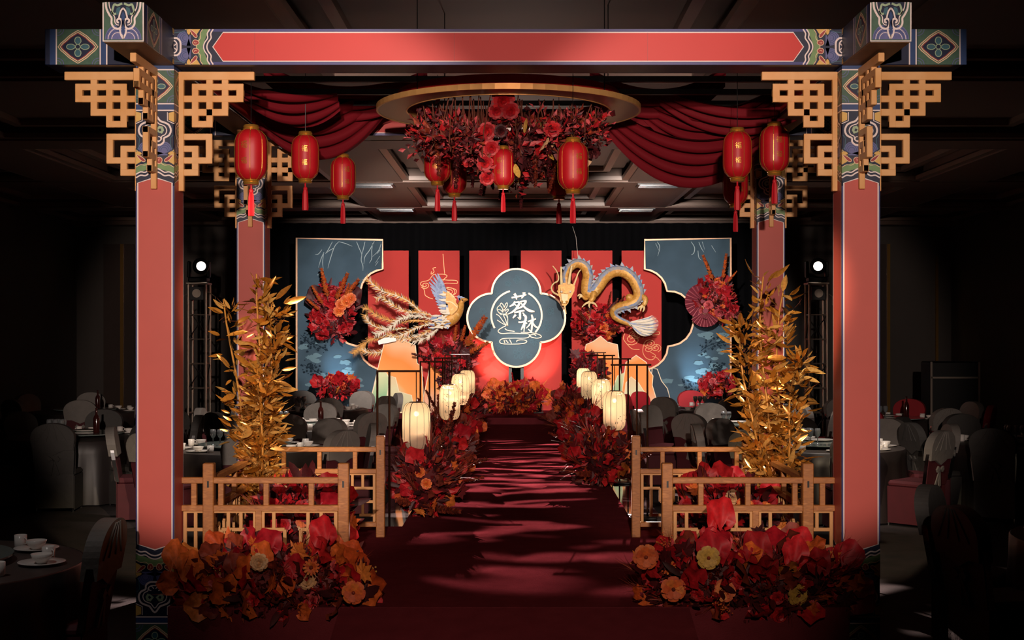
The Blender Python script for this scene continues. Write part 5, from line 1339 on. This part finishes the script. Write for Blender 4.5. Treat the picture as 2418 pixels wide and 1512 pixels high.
for pts in ([(1354, 680), (1358, 676), (1356, 690)], [(1319, 682), (1315, 688), (1320, 694)]):
    MB().slab(pts, f0, 0.0, 0.06, M_DGOLD).build('ear', head)
def leg(pts, rs, claws):
    m3 = MB().tube(smooth_path([D(*p) for p in pts], 4), [MP*(rs[0]+(rs[1]-rs[0])*i/(4*(len(pts)-1))) for i in range(4*(len(pts)-1)+1)], M_DGOLD, 10).build('leg', dg, smooth=True)
    for c in claws:
        q = smooth_path([D(*p) for p in c], 4); MB().tube(q, [MP*3.4*(1-0.75*i/len(q)) for i in range(len(q))], M_DPALE, 6).build('claw', m3)
leg([(1402, 692, .2), (1400, 704, .25), (1393, 713, .28)], (9, 5), [[(1393, 713, .28), (1382, 718, .3), (1374, 726, .3)], [(1395, 714, .28), (1405, 718, .32), (1410, 725, .32)], [(1393, 714, .28), (1391, 721, .34), (1392, 727, .34)]])
leg([(1394, 690, .1), (1384, 706, .16), (1374, 699, .2)], (5, 3), [[(1374, 699, .2), (1368, 696, .2), (1364, 700, .2)], [(1374, 699, .2), (1369, 702, .22), (1368, 706, .22)]])
leg([(1508, 698, .1), (1522, 704, .16), (1524, 714, .18), (1518, 722, .18)], (8, 5), [[(1518, 722, .18), (1509, 726, .2), (1506, 732, .2)], [(1520, 722, .18), (1521, 730, .2), (1518, 737, .2)], [(1522, 720, .18), (1514, 728, .22), (1512, 735, .22)]])
MB().ball(D(1487, 703, .16), MP*10, M_DGOLD, 12, 8, (1, 0.7, 0.9)).build('thigh', dg, smooth=True)
for i in range(22):                                        # tail plume
    s = i/21; a = radians(-26 + 76*s); L = 44 + 26*sin(pi*(0.15+0.75*s)); x0, y0 = 1484 + 14*abs(s-.5), 760 + 10*s
    tip = (x0+cos(a)*L, y0+sin(a)*L*0.62); mid = (x0+cos(a+.1)*L*.6, y0+sin(a+.15)*L*.4)
    MB().stroke([(x0, y0), mid, tip], [2.0, 4.2, 0.8], lambda u, v, d: D(u, v, 0.03+0.012*(i % 4)+d), 0.0, 0.014, M_DBLUE if i % 3 == 1 else M_DWHITE, k=4).build('tail_feather', dg)
MB().tube([D(1366, 622, .0), D(1360, 560, .0), D(1352, 535, -0.2)], 0.004, M_DWHITE, 5).build('hanging_wire', dg)
for (x, y) in ((1368, 632), (1468, 650)):
    MB().tube([D(x, y, 0.0), D(x, y, -0.72)], 0.018, M_BLACK, 6).build('wall_mount', dg)

# ---------------------------------------------------------------- phoenix sculpture
M_FGOLD = mat('phoenix_gold', '#c98f3e', 0.5, 0.12, ramp=['#a56c26', '#d29a4a', '#bd8438', '#e0b673'], vscale=12, bump=0.4, bscale=40)
M_FBLUE = mat('phoenix_blue', '#7286ab', 0.55, ramp=['#52678f', '#8496b8', '#6076a0'], vscale=12)
ph = thing('phoenix', 'sculpted phoenix with gold body, blue raised wing and long feathered tail', 'sculpture', D(1050, 790))
# body: one continuous surface from rump to head
bp = [(1024, 765, .10), (1036, 762, .14), (1052, 758, .18), (1068, 750, .2), (1080, 738, .2), (1087, 724, .18), (1090, 714, .17), (1094, 709, .17), (1101, 708, .17), (1106, 709, .17)]
br = [8, 15, 18, 17, 13, 9, 6.5, 6.5, 3.6, 0.6]
q = smooth_path([D(*p) for p in bp], 4); rr = []
for i in range(len(q)):
    a = min(i//4, len(br)-2); f = i/4-a; rr.append(MP*(br[a]*(1-f)+br[a+1]*f))
body = MB().tube(q, rr, M_FGOLD, 14).build('body', ph, smooth=True)
MB().ball(D(1092, 709, .235), MP*1.6, M_BLACK, 8, 6).build('eye', body)
for (a, b) in ((1079, 698), (1086, 700), (1091, 703)):
    MB().stroke([(1086, 711), ((1084+a)/2, (704+b)/2), (a+6, b)], [2, 3.6, 1.4], lambda u, v, d: D(u, v, 0.18+d), 0, 0.02, M_FBLUE, k=4).build('crest', body)
rg = random.Random(9)
for i in range(60):                                        # downy rump feathers
    s = rg.random(); x0, y0 = 1062 - 36*s + rg.uniform(-3, 3), 743 + 34*rg.random()
    L = rg.uniform(9, 17); an = pi + rg.uniform(-0.55, 0.15) - (y0-760)*0.012
    MB().stroke([(x0, y0), (x0+cos(an)*L*.5, y0-sin(an)*L*.5+1), (x0+cos(an)*L, y0-sin(an)*L+3)], [3.2, 4.2, 0.8], lambda u, v, d: D(u, v, 0.32-0.002*abs(u-1045)+0.0008*i+d), 0, 0.006, M_DWHITE if i % 3 else M_FBLUE, k=3).build('down_feather', body)
wg = MB(); fw = lambda u, v, d: D(u, v, 0.30+d)
wg.slab([(1046, 688), (1060, 692), (1075, 706), (1078, 716), (1082, 722), (1080, 732), (1068, 744), (1058, 742), (1052, 730), (1050, 712)], fw, 0.0, 0.05, M_FGOLD)
wg.stroke([(1046, 688), (1050, 710), (1066, 714), (1080, 726)], [1.5, 3, 2.6, 2], fw, 0.05, 0.062, M_DPALE, k=4)
wing = wg.build('wing', ph)
tips = [(1033, 646, 1047, 690), (1028, 648, 1047, 692), (1022, 653, 1047, 695), (1017, 660, 1048, 698), (1013, 667, 1048, 701), (1016, 676, 1049, 704), (1018, 684, 1050, 707), (1021, 691, 1050, 710),
        (1024, 698, 1051, 713), (1027, 705, 1051, 717), (1029, 712, 1052, 721), (1031, 719, 1053, 725), (1034, 726, 1054, 730), (1037, 733, 1055, 735), (1040, 738, 1057, 740)]
for i, (a, b, c, d_) in enumerate(tips):
    m_ = (a*.55+c*.45 + (5 if i < 6 else 1), b*.55+d_*.45 + (4 if i < 8 else 0))
    MB().stroke([(c+5, d_), m_, (a, b)], [6.5, 7.5, 2.2], lambda u, v, d: D(u, v, 0.27+0.006*i+d), 0, 0.02, M_FBLUE if i < 12 else M_DWHITE, k=5).build('wing_feather', wing)
for i in range(7):
    y = 694+i*6.5; MB().stroke([(1053, y+2), (1045, y+2), (1036, y+1)], [5, 5.5, 1.2], lambda u, v, d: D(u, v, 0.37+0.003*i+d), 0, 0.012, M_FBLUE if i % 2 else M_DWHITE, k=3).build('covert_feather', wing)
MB().slab([(1046, 688), (1052, 684), (1066, 694), (1078, 708), (1074, 714), (1060, 700)], lambda u, v, d: D(u, v, 0.12+d), 0, 0.04, M_DPALE).build('far_wing', ph)
M_FBRN = mat('phoenix_brown', '#6b4722', 0.6, var=0.2, vscale=20)
def tail_feather(pts, w, d0, ma, mb_):
    q = smooth_path([Vector((a, b)) for a, b in pts], 5); m3 = MB(); n = len(q); rg = random.Random(int(pts[-1][0]))
    for i in range(1, n):
        t = (q[i]-q[i-1]).normalized(); nn = Vector((-t.y, t.x)); s = i/(n-1)
        ww = 1.15*w*(0.4+0.6*min(1, s*2.0))
        for sg in (-1, 1):
            for h in (0, 0.5):
                b = q[i-1].lerp(q[i], h); e = q[i-1].lerp(q[i], h+0.62)
                k = rg.uniform(0.75, 1.2); tip = e + nn*sg*ww*k + t*ww*rg.uniform(0.5, 1.0)
                z = d0 + rg.uniform(0, 0.02)
                m3.add([D(b.x, b.y, z), D(tip.x, tip.y, z+0.02), D(e.x, e.y, z), D(b.x, b.y, z-0.014), D(tip.x, tip.y, z+0.008), D(e.x, e.y, z-0.014)], [(0, 1, 2), (3, 5, 4), (0, 3, 4, 1), (1, 4, 5, 2)], rg.choice([ma, ma, mb_, M_FBRN]))
    m3.tube([D(p.x, p.y, d0+0.015) for p in q], [MP*1.3*(1-0.5*i/n) for i in range(n)], mb_, 5)
    m3.build('tail_feather', ph)
TF = [([(1010, 752), (989, 733), (965, 712), (935, 698), (900, 686), (878, 668), (866, 658)], 9, .14, M_FGOLD, M_DWHITE),
      ([(1030, 752), (1000, 739), (965, 736), (940, 728), (917, 712), (900, 702), (888, 706)], 8, .18, M_DWHITE, M_FGOLD),
      ([(1028, 758), (1000, 749), (975, 746), (950, 752), (925, 771), (905, 783), (886, 790)], 9, .22, M_DWHITE, M_DWHITE),
      ([(1020, 760), (985, 757), (950, 760), (922, 757), (900, 750), (880, 738), (864, 728), (857, 730)], 8, .12, M_FGOLD, M_FGOLD),
      ([(960, 775), (925, 778), (897, 775), (880, 768), (868, 756), (862, 744)], 8, .08, M_FGOLD, M_DWHITE),
      ([(1028, 764), (995, 770), (965, 784), (935, 795), (910, 790)], 9, .19, M_FGOLD, M_DWHITE),
      ([(1032, 770), (1010, 782), (985, 796), (960, 800), (938, 796)], 9, .15, M_DWHITE, M_FGOLD),
      ([(1036, 774), (1018, 790), (998, 802), (976, 806)], 9, .20, M_DWHITE, M_DWHITE),
      ([(940, 790), (905, 797), (880, 801), (860, 812), (845, 826), (833, 836)], 9, .10, M_FGOLD, M_FGOLD),
      ([(950, 806), (925, 820), (903, 830), (885, 834), (866, 832), (853, 822)], 9, .06, M_FGOLD, M_DWHITE)]
for a in TF: tail_feather(*a)
MB().stroke([(935, 802), (912, 804), (893, 810)], [8, 14, 9], lambda u, v, d: D(u, v, 0.21+d), 0, 0.03, mat('white_prop', '#f2eee8', 0.6), k=4).build('white_bracket', ph)
for (x, y) in ((1056, 752), (1030, 760)): MB().tube([D(x, y, 0.1), D(x, y, -0.72)], 0.018, M_BLACK, 6).build('wall_mount', ph)
# ---------------------------------------------------------------- banquet chairs and tables
M_BURG = mat('chair_burgundy', '#4c0f1a', 0.75, var=0.2, vscale=10)
M_CRED = mat('chair_red', '#9c1220', 0.75, var=0.15, vscale=10)
M_GREY = mat('chair_cap_grey', '#7a746f', 0.6, var=0.15, vscale=12, bump=0.35, bscale=25)
M_SHADEGREY = mat('chair_cover_shaded', '#3f3c3a', 0.7, var=0.2, vscale=14, bump=0.3, bscale=20)  # chair grey with the shade of the unlit tables put into the colour
M_CLOTH = mat('table_cloth_dark', '#2a2322', 0.45, var=0.2, vscale=8, spec=0.6)
M_CLOTH2 = mat('table_top_cloth', '#4a4340', 0.5, var=0.15, vscale=8)
M_TURN = mat('turntable_glass', '#7e8c88', 0.05, spec=0.9)
def dome(w, z0, z1, n=18, sq=2.4):
    """outline of a round-topped chair back, half width w"""
    zs = z0 + (z1-z0)*0.42; P = [(-w*0.92, z0)]
    for i in range(n+1):
        a = pi - pi*i/n; c, s = cos(a), sin(a)
        P.append((w*math.copysign(abs(c)**(2/sq), c), zs + (z1-zs)*abs(s)**(2/sq)))
    P.append((w*0.92, z0)); return P
def chair_proto(cap, cover, name='banquet_chair'):
    t = thing(name, 'x', 'chair', (0, 0, 0))
    tilt = 0.16
    fb = lambda u, v, d: Vector((u, -0.20 - (v-0.45)*tilt - d, v))
    MB().bbox(-0.22, 0.22, -0.20, 0.22, 0.40, 0.47, cover, 0.025).build('seat', t, local=True)
    bk = MB().slab(dome(0.225, 0.43, 0.985), fb, -0.022, 0.022, cover).build('backrest', t, local=True)
    # cap cover: a wider round-topped hood whose lower edge drops to a point at the middle of the back
    D1 = dome(0.238, 0.70, 1.0, 20, 2.2); lowB = [(0.12, 0.70), (0, 0.645), (-0.12, 0.70)]
    MB().slab(D1 + lowB, fb, 0.018, 0.045, cap).build('back_cap', t, local=True)
    MB().slab(D1, fb, -0.045, -0.018, cap).build('front_cap', t, local=True)
    ed = MB().stroke(D1, 0.004, fb, -0.045, 0.045, cap)
    ed.build('cap_gusset', t, local=True)
    for k in (-0.10, -0.04, 0.03, 0.09):                    # gathered folds of the hood
        MB().stroke([(k*0.4, 0.985), (k, 0.90), (k*1.7, 0.80)], [0.004, 0.014, 0.004], fb, 0.045, 0.052, cap, k=3).build('cap_fold', t, local=True)
    for (x, y) in ((-0.19, -0.17), (0.19, -0.17), (-0.19, 0.19), (0.19, 0.19)):
        MB().tube([(x, y, 0.41), (x*1.05, y*1.12, 0.0)], 0.011, M_CHROME, 7).build('leg', t, local=True)
    MB().stroke(dome(0.232, 0.43, 0.99), 0.012, fb, -0.018, 0.018, M_CHROME).build('back_frame', t, local=True)
    MB().slab([(-0.20, 0.03), (0.20, 0.03), (0.21, 0.41), (-0.21, 0.41)], lambda u, v, d: Vector((u, 0.215+d, v)), 0, 0.006, cover).build('front_skirt', t, local=True)
    for s in (-1, 1): MB().slab([(-0.20, 0.03), (0.21, 0.03), (0.21, 0.41), (-0.20, 0.41)], lambda u, v, d: Vector((s*(0.212+d), u, v)), 0, 0.006, cover).build('side_skirt', t, local=True)
    MB().slab([(-0.21, 0.05), (0.21, 0.05), (0.21, 0.44), (-0.21, 0.44)], lambda u, v, d: Vector((u, -0.205-d, v)), 0, 0.006, cover).build('back_skirt', t, local=True)
    bw = MB()
    for s in (-1, 1): bw.slab([(0, 0.60), (s*0.05, 0.635), (s*0.075, 0.60), (s*0.05, 0.57)], fb, 0.03, 0.05, cap)
    for s in (-1, 1): bw.stroke([(0, 0.60), (s*0.02, 0.52), (s*0.045, 0.42)], [0.012, 0.03, 0.04], fb, 0.03, 0.042, cap, k=3)
    bw.build('sash_bow', t, local=True)
    return t
CH = {'grey': chair_proto(M_GREY, M_BURG), 'red': chair_proto(M_CRED, M_CRED), 'dark': chair_proto(M_SHADEGREY, M_SHADEGREY)}; CU = set()
def chair(kind, x, y, rz, label, group):
    if kind in CU: o = copy_tree(CH[kind])
    else: o = CH[kind]; CU.add(kind)
    o.location = (x, y, 0); o.rotation_euler = (0, 0, rz); o['label'] = label; o['group'] = group; return o

def plate_me(r):
    return MB().lathe([(r*0.5, 0.0), (r*0.62, 0.003), (r, 0.016), (r, 0.019), (r*0.6, 0.008), (0.001, 0.006)], 20, M_PORC).mesh('plate', smooth=True)
def bowl_me():
    return MB().lathe([(0.028, 0), (0.03, 0.008), (0.05, 0.03), (0.058, 0.052), (0.055, 0.052), (0.046, 0.03), (0.001, 0.012)], 18, M_PORC).mesh('bowl', smooth=True)
def cup_me():
    mb = MB().lathe([(0.028, 0), (0.034, 0.01), (0.036, 0.075), (0.033, 0.075), (0.031, 0.012), (0.001, 0.012)], 16, M_PORC)
    mb.tube([(0.034, 0, 0.06), (0.055, 0, 0.055), (0.056, 0, 0.03), (0.034, 0, 0.022)], 0.004, M_PORC, 5); return mb.mesh('cup', smooth=True)
M_GLS = mat('glass_shiny', '#8d9194', 0.05, 0.35, spec=1.0)
def wine_me():
    return MB().lathe([(0.03, 0), (0.03, 0.004), (0.005, 0.012), (0.005, 0.08), (0.02, 0.095), (0.032, 0.125), (0.033, 0.15), (0.028, 0.175), (0.026, 0.175), (0.03, 0.15), (0.001, 0.1)], 14, M_GLS).mesh('wine_glass', smooth=True)
M_BOTT = mat('bottle_dark', '#3a1512', 0.12, spec=0.8)
def bottle_me():
    return MB().lathe([(0.036, 0), (0.038, 0.01), (0.038, 0.17), (0.03, 0.2), (0.014, 0.225), (0.013, 0.29), (0.015, 0.3), (0.001, 0.3)], 16, M_BOTT).mesh('wine_bottle', smooth=True)
TW = {'plate': plate_me(0.125), 'bowl': bowl_me(), 'cup': cup_me(), 'wine_glass': wine_me(), 'wine_bottle': bottle_me(), 'serving_plate': plate_me(0.16)}
ADJ = {'plate': 'white plate', 'bowl': 'small white bowl', 'cup': 'white cup', 'wine_glass': 'stemmed wine glass', 'wine_bottle': 'dark wine bottle', 'serving_plate': 'large white serving plate'}
CATS = {'plate': 'plate', 'bowl': 'bowl', 'cup': 'cup', 'wine_glass': 'glass', 'wine_bottle': 'bottle', 'serving_plate': 'plate'}
ZT = 0.752
def seatdir(a, x):
    c, sn = cos(a)*(-1 if x > 0 else 1), sin(a)               # +c towards the runway, +sn towards the stage
    u = 'runway' if c > 0.38 else ('wall' if c < -0.38 else ''); v = 'stage' if sn > 0.38 else ('gate' if sn < -0.38 else '')
    return '-'.join([q for q in (v, u) if q])
def ware(kind, x, y, z, place, rz=0.0, seat=None):
    o = bpy.data.objects.new(kind, TW[kind]); COL.objects.link(o); o.location = (x, y, z); o.rotation_euler = (0, 0, rz)
    tag(o, ('%s at the %s seat of the %s' % (ADJ[kind], seat, place)) if seat else ('%s on the %s' % (ADJ[kind], place)), CATS[kind], '%s on the %s' % ({'plate': 'plates', 'bowl': 'bowls', 'cup': 'cups', 'wine_glass': 'wine glasses', 'wine_bottle': 'bottles', 'serving_plate': 'serving plates'}[kind], place)); return o
def table(x, y, place, kinds, R=0.88, n=8, skip=(), ph=0.0, tuck=0.0, setting=range(8), glasses=4, bottle=True):
    """round table with pleated cloth, glass turntable, place settings and chairs; place names it"""
    t = thing('banquet_table', 'round dark-clothed banquet table with glass turntable, ' + place.replace('table ', '', 1), 'table', (x, y, 0), 'round banquet tables')
    MB().lathe([(0.05, 0), (0.25, 0.02), (0.05, 0.05), (0.05, 0.70)], 16, M_BLACK, (x, y, 0)).build('pedestal', t)
    MB().lathe([(R-0.02, 0.70), (R-0.02, 0.74), (0.001, 0.74)], 40, mat('table_board', '#5a4030', 0.6), (x, y, 0)).build('tabletop', t)
    mb = MB(); prof = [(R+0.03, 0.02), (R+0.02, 0.3), (R, 0.6), (R, 0.745), (R-0.01, ZT)]
    mb.lathe(prof, 96, M_CLOTH, (x, y, 0), caps=False, rf=lambda q, z: 1 + 0.03*(0.75-z)/0.75*cos(24*q+sin(3*q)))
    mb.build('cloth_skirt', t, smooth=True)
    MB().lathe([(R-0.012, ZT-0.002), (R-0.012, ZT), (0.001, ZT)], 48, M_CLOTH2, (x, y, 0)).build('cloth_top', t)
    MB().lathe([(0.1, ZT), (0.1, ZT+0.035), (0.50, ZT+0.036), (0.50, ZT+0.046), (0.001, ZT+0.046)], 40, M_TURN, (x, y, 0)).build('turntable', t)
    rg = random.Random(int(x*31+y*17))
    for i in range(n):
        a = ph + 2*pi*i/n
        if i in setting:
            px_, py_ = x+cos(a)*(R-0.2), y+sin(a)*(R-0.2)
            sd = seatdir(a, x); ware('plate', px_, py_, ZT, place, 0, sd); ware('bowl', px_, py_, ZT+0.008, place, 0, sd)
            b = a+0.24; ware('cup', x+cos(b)*(R-0.2), y+sin(b)*(R-0.2), ZT, place, rg.uniform(0, 6), sd)
        if i not in skip:
            k = kinds[i % len(kinds)]; rr = R+0.24-tuck
            chair(k, x+cos(a)*rr, y+sin(a)*rr, a+pi/2, {'grey': 'grey-hooded burgundy chair', 'red': 'plain red covered chair', 'dark': 'shade-darkened grey covered chair'}[k] + ', %s seat of the ' % seatdir(a, x) + place, {'grey': 'grey-hooded chairs at the ', 'red': 'red chairs at the ', 'dark': 'shade-darkened chairs at the '}[k] + place)
    for i in range(glasses):
        a = 0.7*i; ware('wine_glass', x-0.28+0.075*(i % 3), y-0.3+0.08*(i//3), ZT+0.046, place)
    if bottle: ware('wine_bottle', x+0.22, y-0.1, ZT+0.046, place)
    ware('serving_plate', x, y+0.22, ZT+0.046, place)
PHX, DRG = 'phoenix', 'dragon'
G1, R1, K1 = ['grey'], ['red'], ['dark']  # K1: chairs whose grey carries the shade
table(-2.98, 14.75, 'table nearest the gate, phoenix side', G1, ph=0.2, glasses=3, bottle=False)
table(-2.85, 18.1, 'middle runway table, phoenix side', G1, ph=0.0, glasses=2)
table(-3.35, 22.2, 'table nearest the stage, phoenix side', G1, ph=0.3, glasses=6)
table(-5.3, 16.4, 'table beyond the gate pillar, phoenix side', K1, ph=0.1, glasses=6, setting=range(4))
table(-6.9, 21.6, 'table by the door, phoenix side', G1, ph=0.25, glasses=0, setting=range(3))
table(2.95, 18.0, 'middle runway table, dragon side', G1, ph=0.15, glasses=2)
table(3.35, 14.9, 'table nearest the gate, dragon side', G1, ph=0.0, glasses=5, bottle=False)
table(3.15, 22.3, 'table nearest the stage, dragon side', ['red', 'red', 'red', 'red', 'red', 'grey', 'grey', 'grey'], ph=0.1, glasses=6)
table(5.3, 19.4, 'table below the light tower, dragon side', ['grey', 'red'], ph=0.3, glasses=4, setting=range(5))
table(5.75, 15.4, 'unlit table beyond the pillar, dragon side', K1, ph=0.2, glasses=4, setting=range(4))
table(-3.25, 7.3, 'dark table outside the gate, phoenix side', G1, ph=0.0, tuck=0.36, glasses=0, bottle=False, skip=range(1, 8), setting=(0, 1, 2, 5, 6, 7))
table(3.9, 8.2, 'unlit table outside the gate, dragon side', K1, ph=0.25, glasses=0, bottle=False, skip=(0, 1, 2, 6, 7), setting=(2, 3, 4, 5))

# ---------------------------------------------------------------- light towers
def tower(px, label, head_label):
    Y = 22.2; x = (px-CX)/F*Y; z1 = EYE-(672-CY)/F*Y; w = 0.145
    t = thing('truss_tower', label, 'truss tower', (x, Y, 0))
    MB().box(x-0.32, x+0.32, Y-0.32, Y+0.32, 0, 0.02, M_BLACK).build('base_plate', t)
    for sx in (-1, 1):
        for sy in (-1, 1):
            MB().tube([(x+sx*w, Y+sy*w, 0.02), (x+sx*w, Y+sy*w, z1)], 0.022, M_STEEL, 8).build('upright', t)
    k = 0; z = 0.3
    while z < z1-0.1:
        for (ax, ay, bx, by) in ((-w, -w, w, -w), (w, -w, w, w), (w, w, -w, w), (-w, w, -w, -w)):
            MB().tube([(x+ax, Y+ay, z), (x+bx, Y+by, z)], 0.011, M_STEEL, 6).build('brace', t)
            if k % 2 == 0 and z+0.4 < z1: MB().tube([(x+ax, Y+ay, z), (x+bx, Y+by, z+0.4)], 0.009, M_BLACK, 6).build('diagonal_brace', t)
        z += 0.4; k += 1
    MB().bbox(x-w-0.03, x+w+0.03, Y-w-0.03, Y+w+0.03, z1-0.005, z1+0.03, M_STEEL).build('top_plate', t)
    MB().bbox(x-w+0.03, x+w-0.03, Y-w-0.02, Y-w+0.02, z1-0.26, z1-0.04, M_BLACK).build('control_box', t)
    MB().lathe([(0.07, -0.01), (0.07, 0.01)], 16, M_STEEL, (0, 0, 0)).build('fan_grille', t, local=True).matrix_local = Matrix.Translation((0, -w-0.025, z1-0.15)) @ Matrix.Rotation(pi/2, 4, 'X')
    for sx in (-1, 1):
        MB().tube([(x+sx*w, Y, z1-0.12), (x+sx*(w+0.12), Y, z1-0.2), (x+sx*(w+0.12), Y, z1-0.34)], 0.010, M_STEEL, 6).build('hook_arm', t)
    h = thing('moving_head_light', head_label, 'stage light', (x, Y, z1+0.03))
    MB().bbox(x-0.15, x+0.15, Y-0.13, Y+0.13, z1+0.03, z1+0.12, M_BLACK, 0.02).build('base_box', h)
    for s in (-1, 1): MB().bbox(x+s*0.16-0.025, x+s*0.16+0.025, Y-0.06, Y+0.06, z1+0.11, z1+0.38, M_BLACK, 0.015).build('yoke_arm', h)
    c = Vector((x+0.03, Y, z1+0.30)); d = Vector((-x*0.05, -1, -0.05)).normalized()
    MB().tube([c-d*0.2, c-d*0.12, c+d*0.1, c+d*0.16], [0.10, 0.135, 0.135, 0.12], M_BLACK, 18).build('lamp_head', h, smooth=True)
    MB().tube([c+d*0.161, c+d*0.165], 0.075, mat('moving_head_lens', '#ffffff', emit='#fff3e6', es=4.0), 20).build('lens', h)
tower(470, 'steel truss tower carrying a stage light beside the phoenix-side tables', 'lit moving-head stage light on the phoenix-side truss tower')
tower(1928, 'steel truss tower carrying a stage light beside the dragon-side tables', 'lit moving-head stage light on the dragon-side truss tower')
# flight case with a bar frame in the unlit corner
x = (2242-CX)/F*23.0; fc = thing('flight_case', 'black flight case with steel edges in the unlit corner, dragon side', 'case', (x, 23.0, 0))
MB().bbox(x-0.4, x+0.4, 22.7, 23.3, 0.10, 1.52, M_BLACK, 0.02).build('case_body', fc)
for sx in (-1, 1):
    MB().box(x+sx*0.4-0.015, x+sx*0.4+0.015, 22.685, 22.71, 0.10, 1.52, M_STEEL).build('steel_edge', fc)
    for sy in (22.78, 23.22): MB().ball((x+sx*0.33, sy, 0.05), 0.05, M_BLACK, 10, 6).build('caster', fc)
MB().box(x-0.4, x+0.4, 22.685, 22.71, 1.24, 1.27, M_STEEL).build('lid_edge', fc)
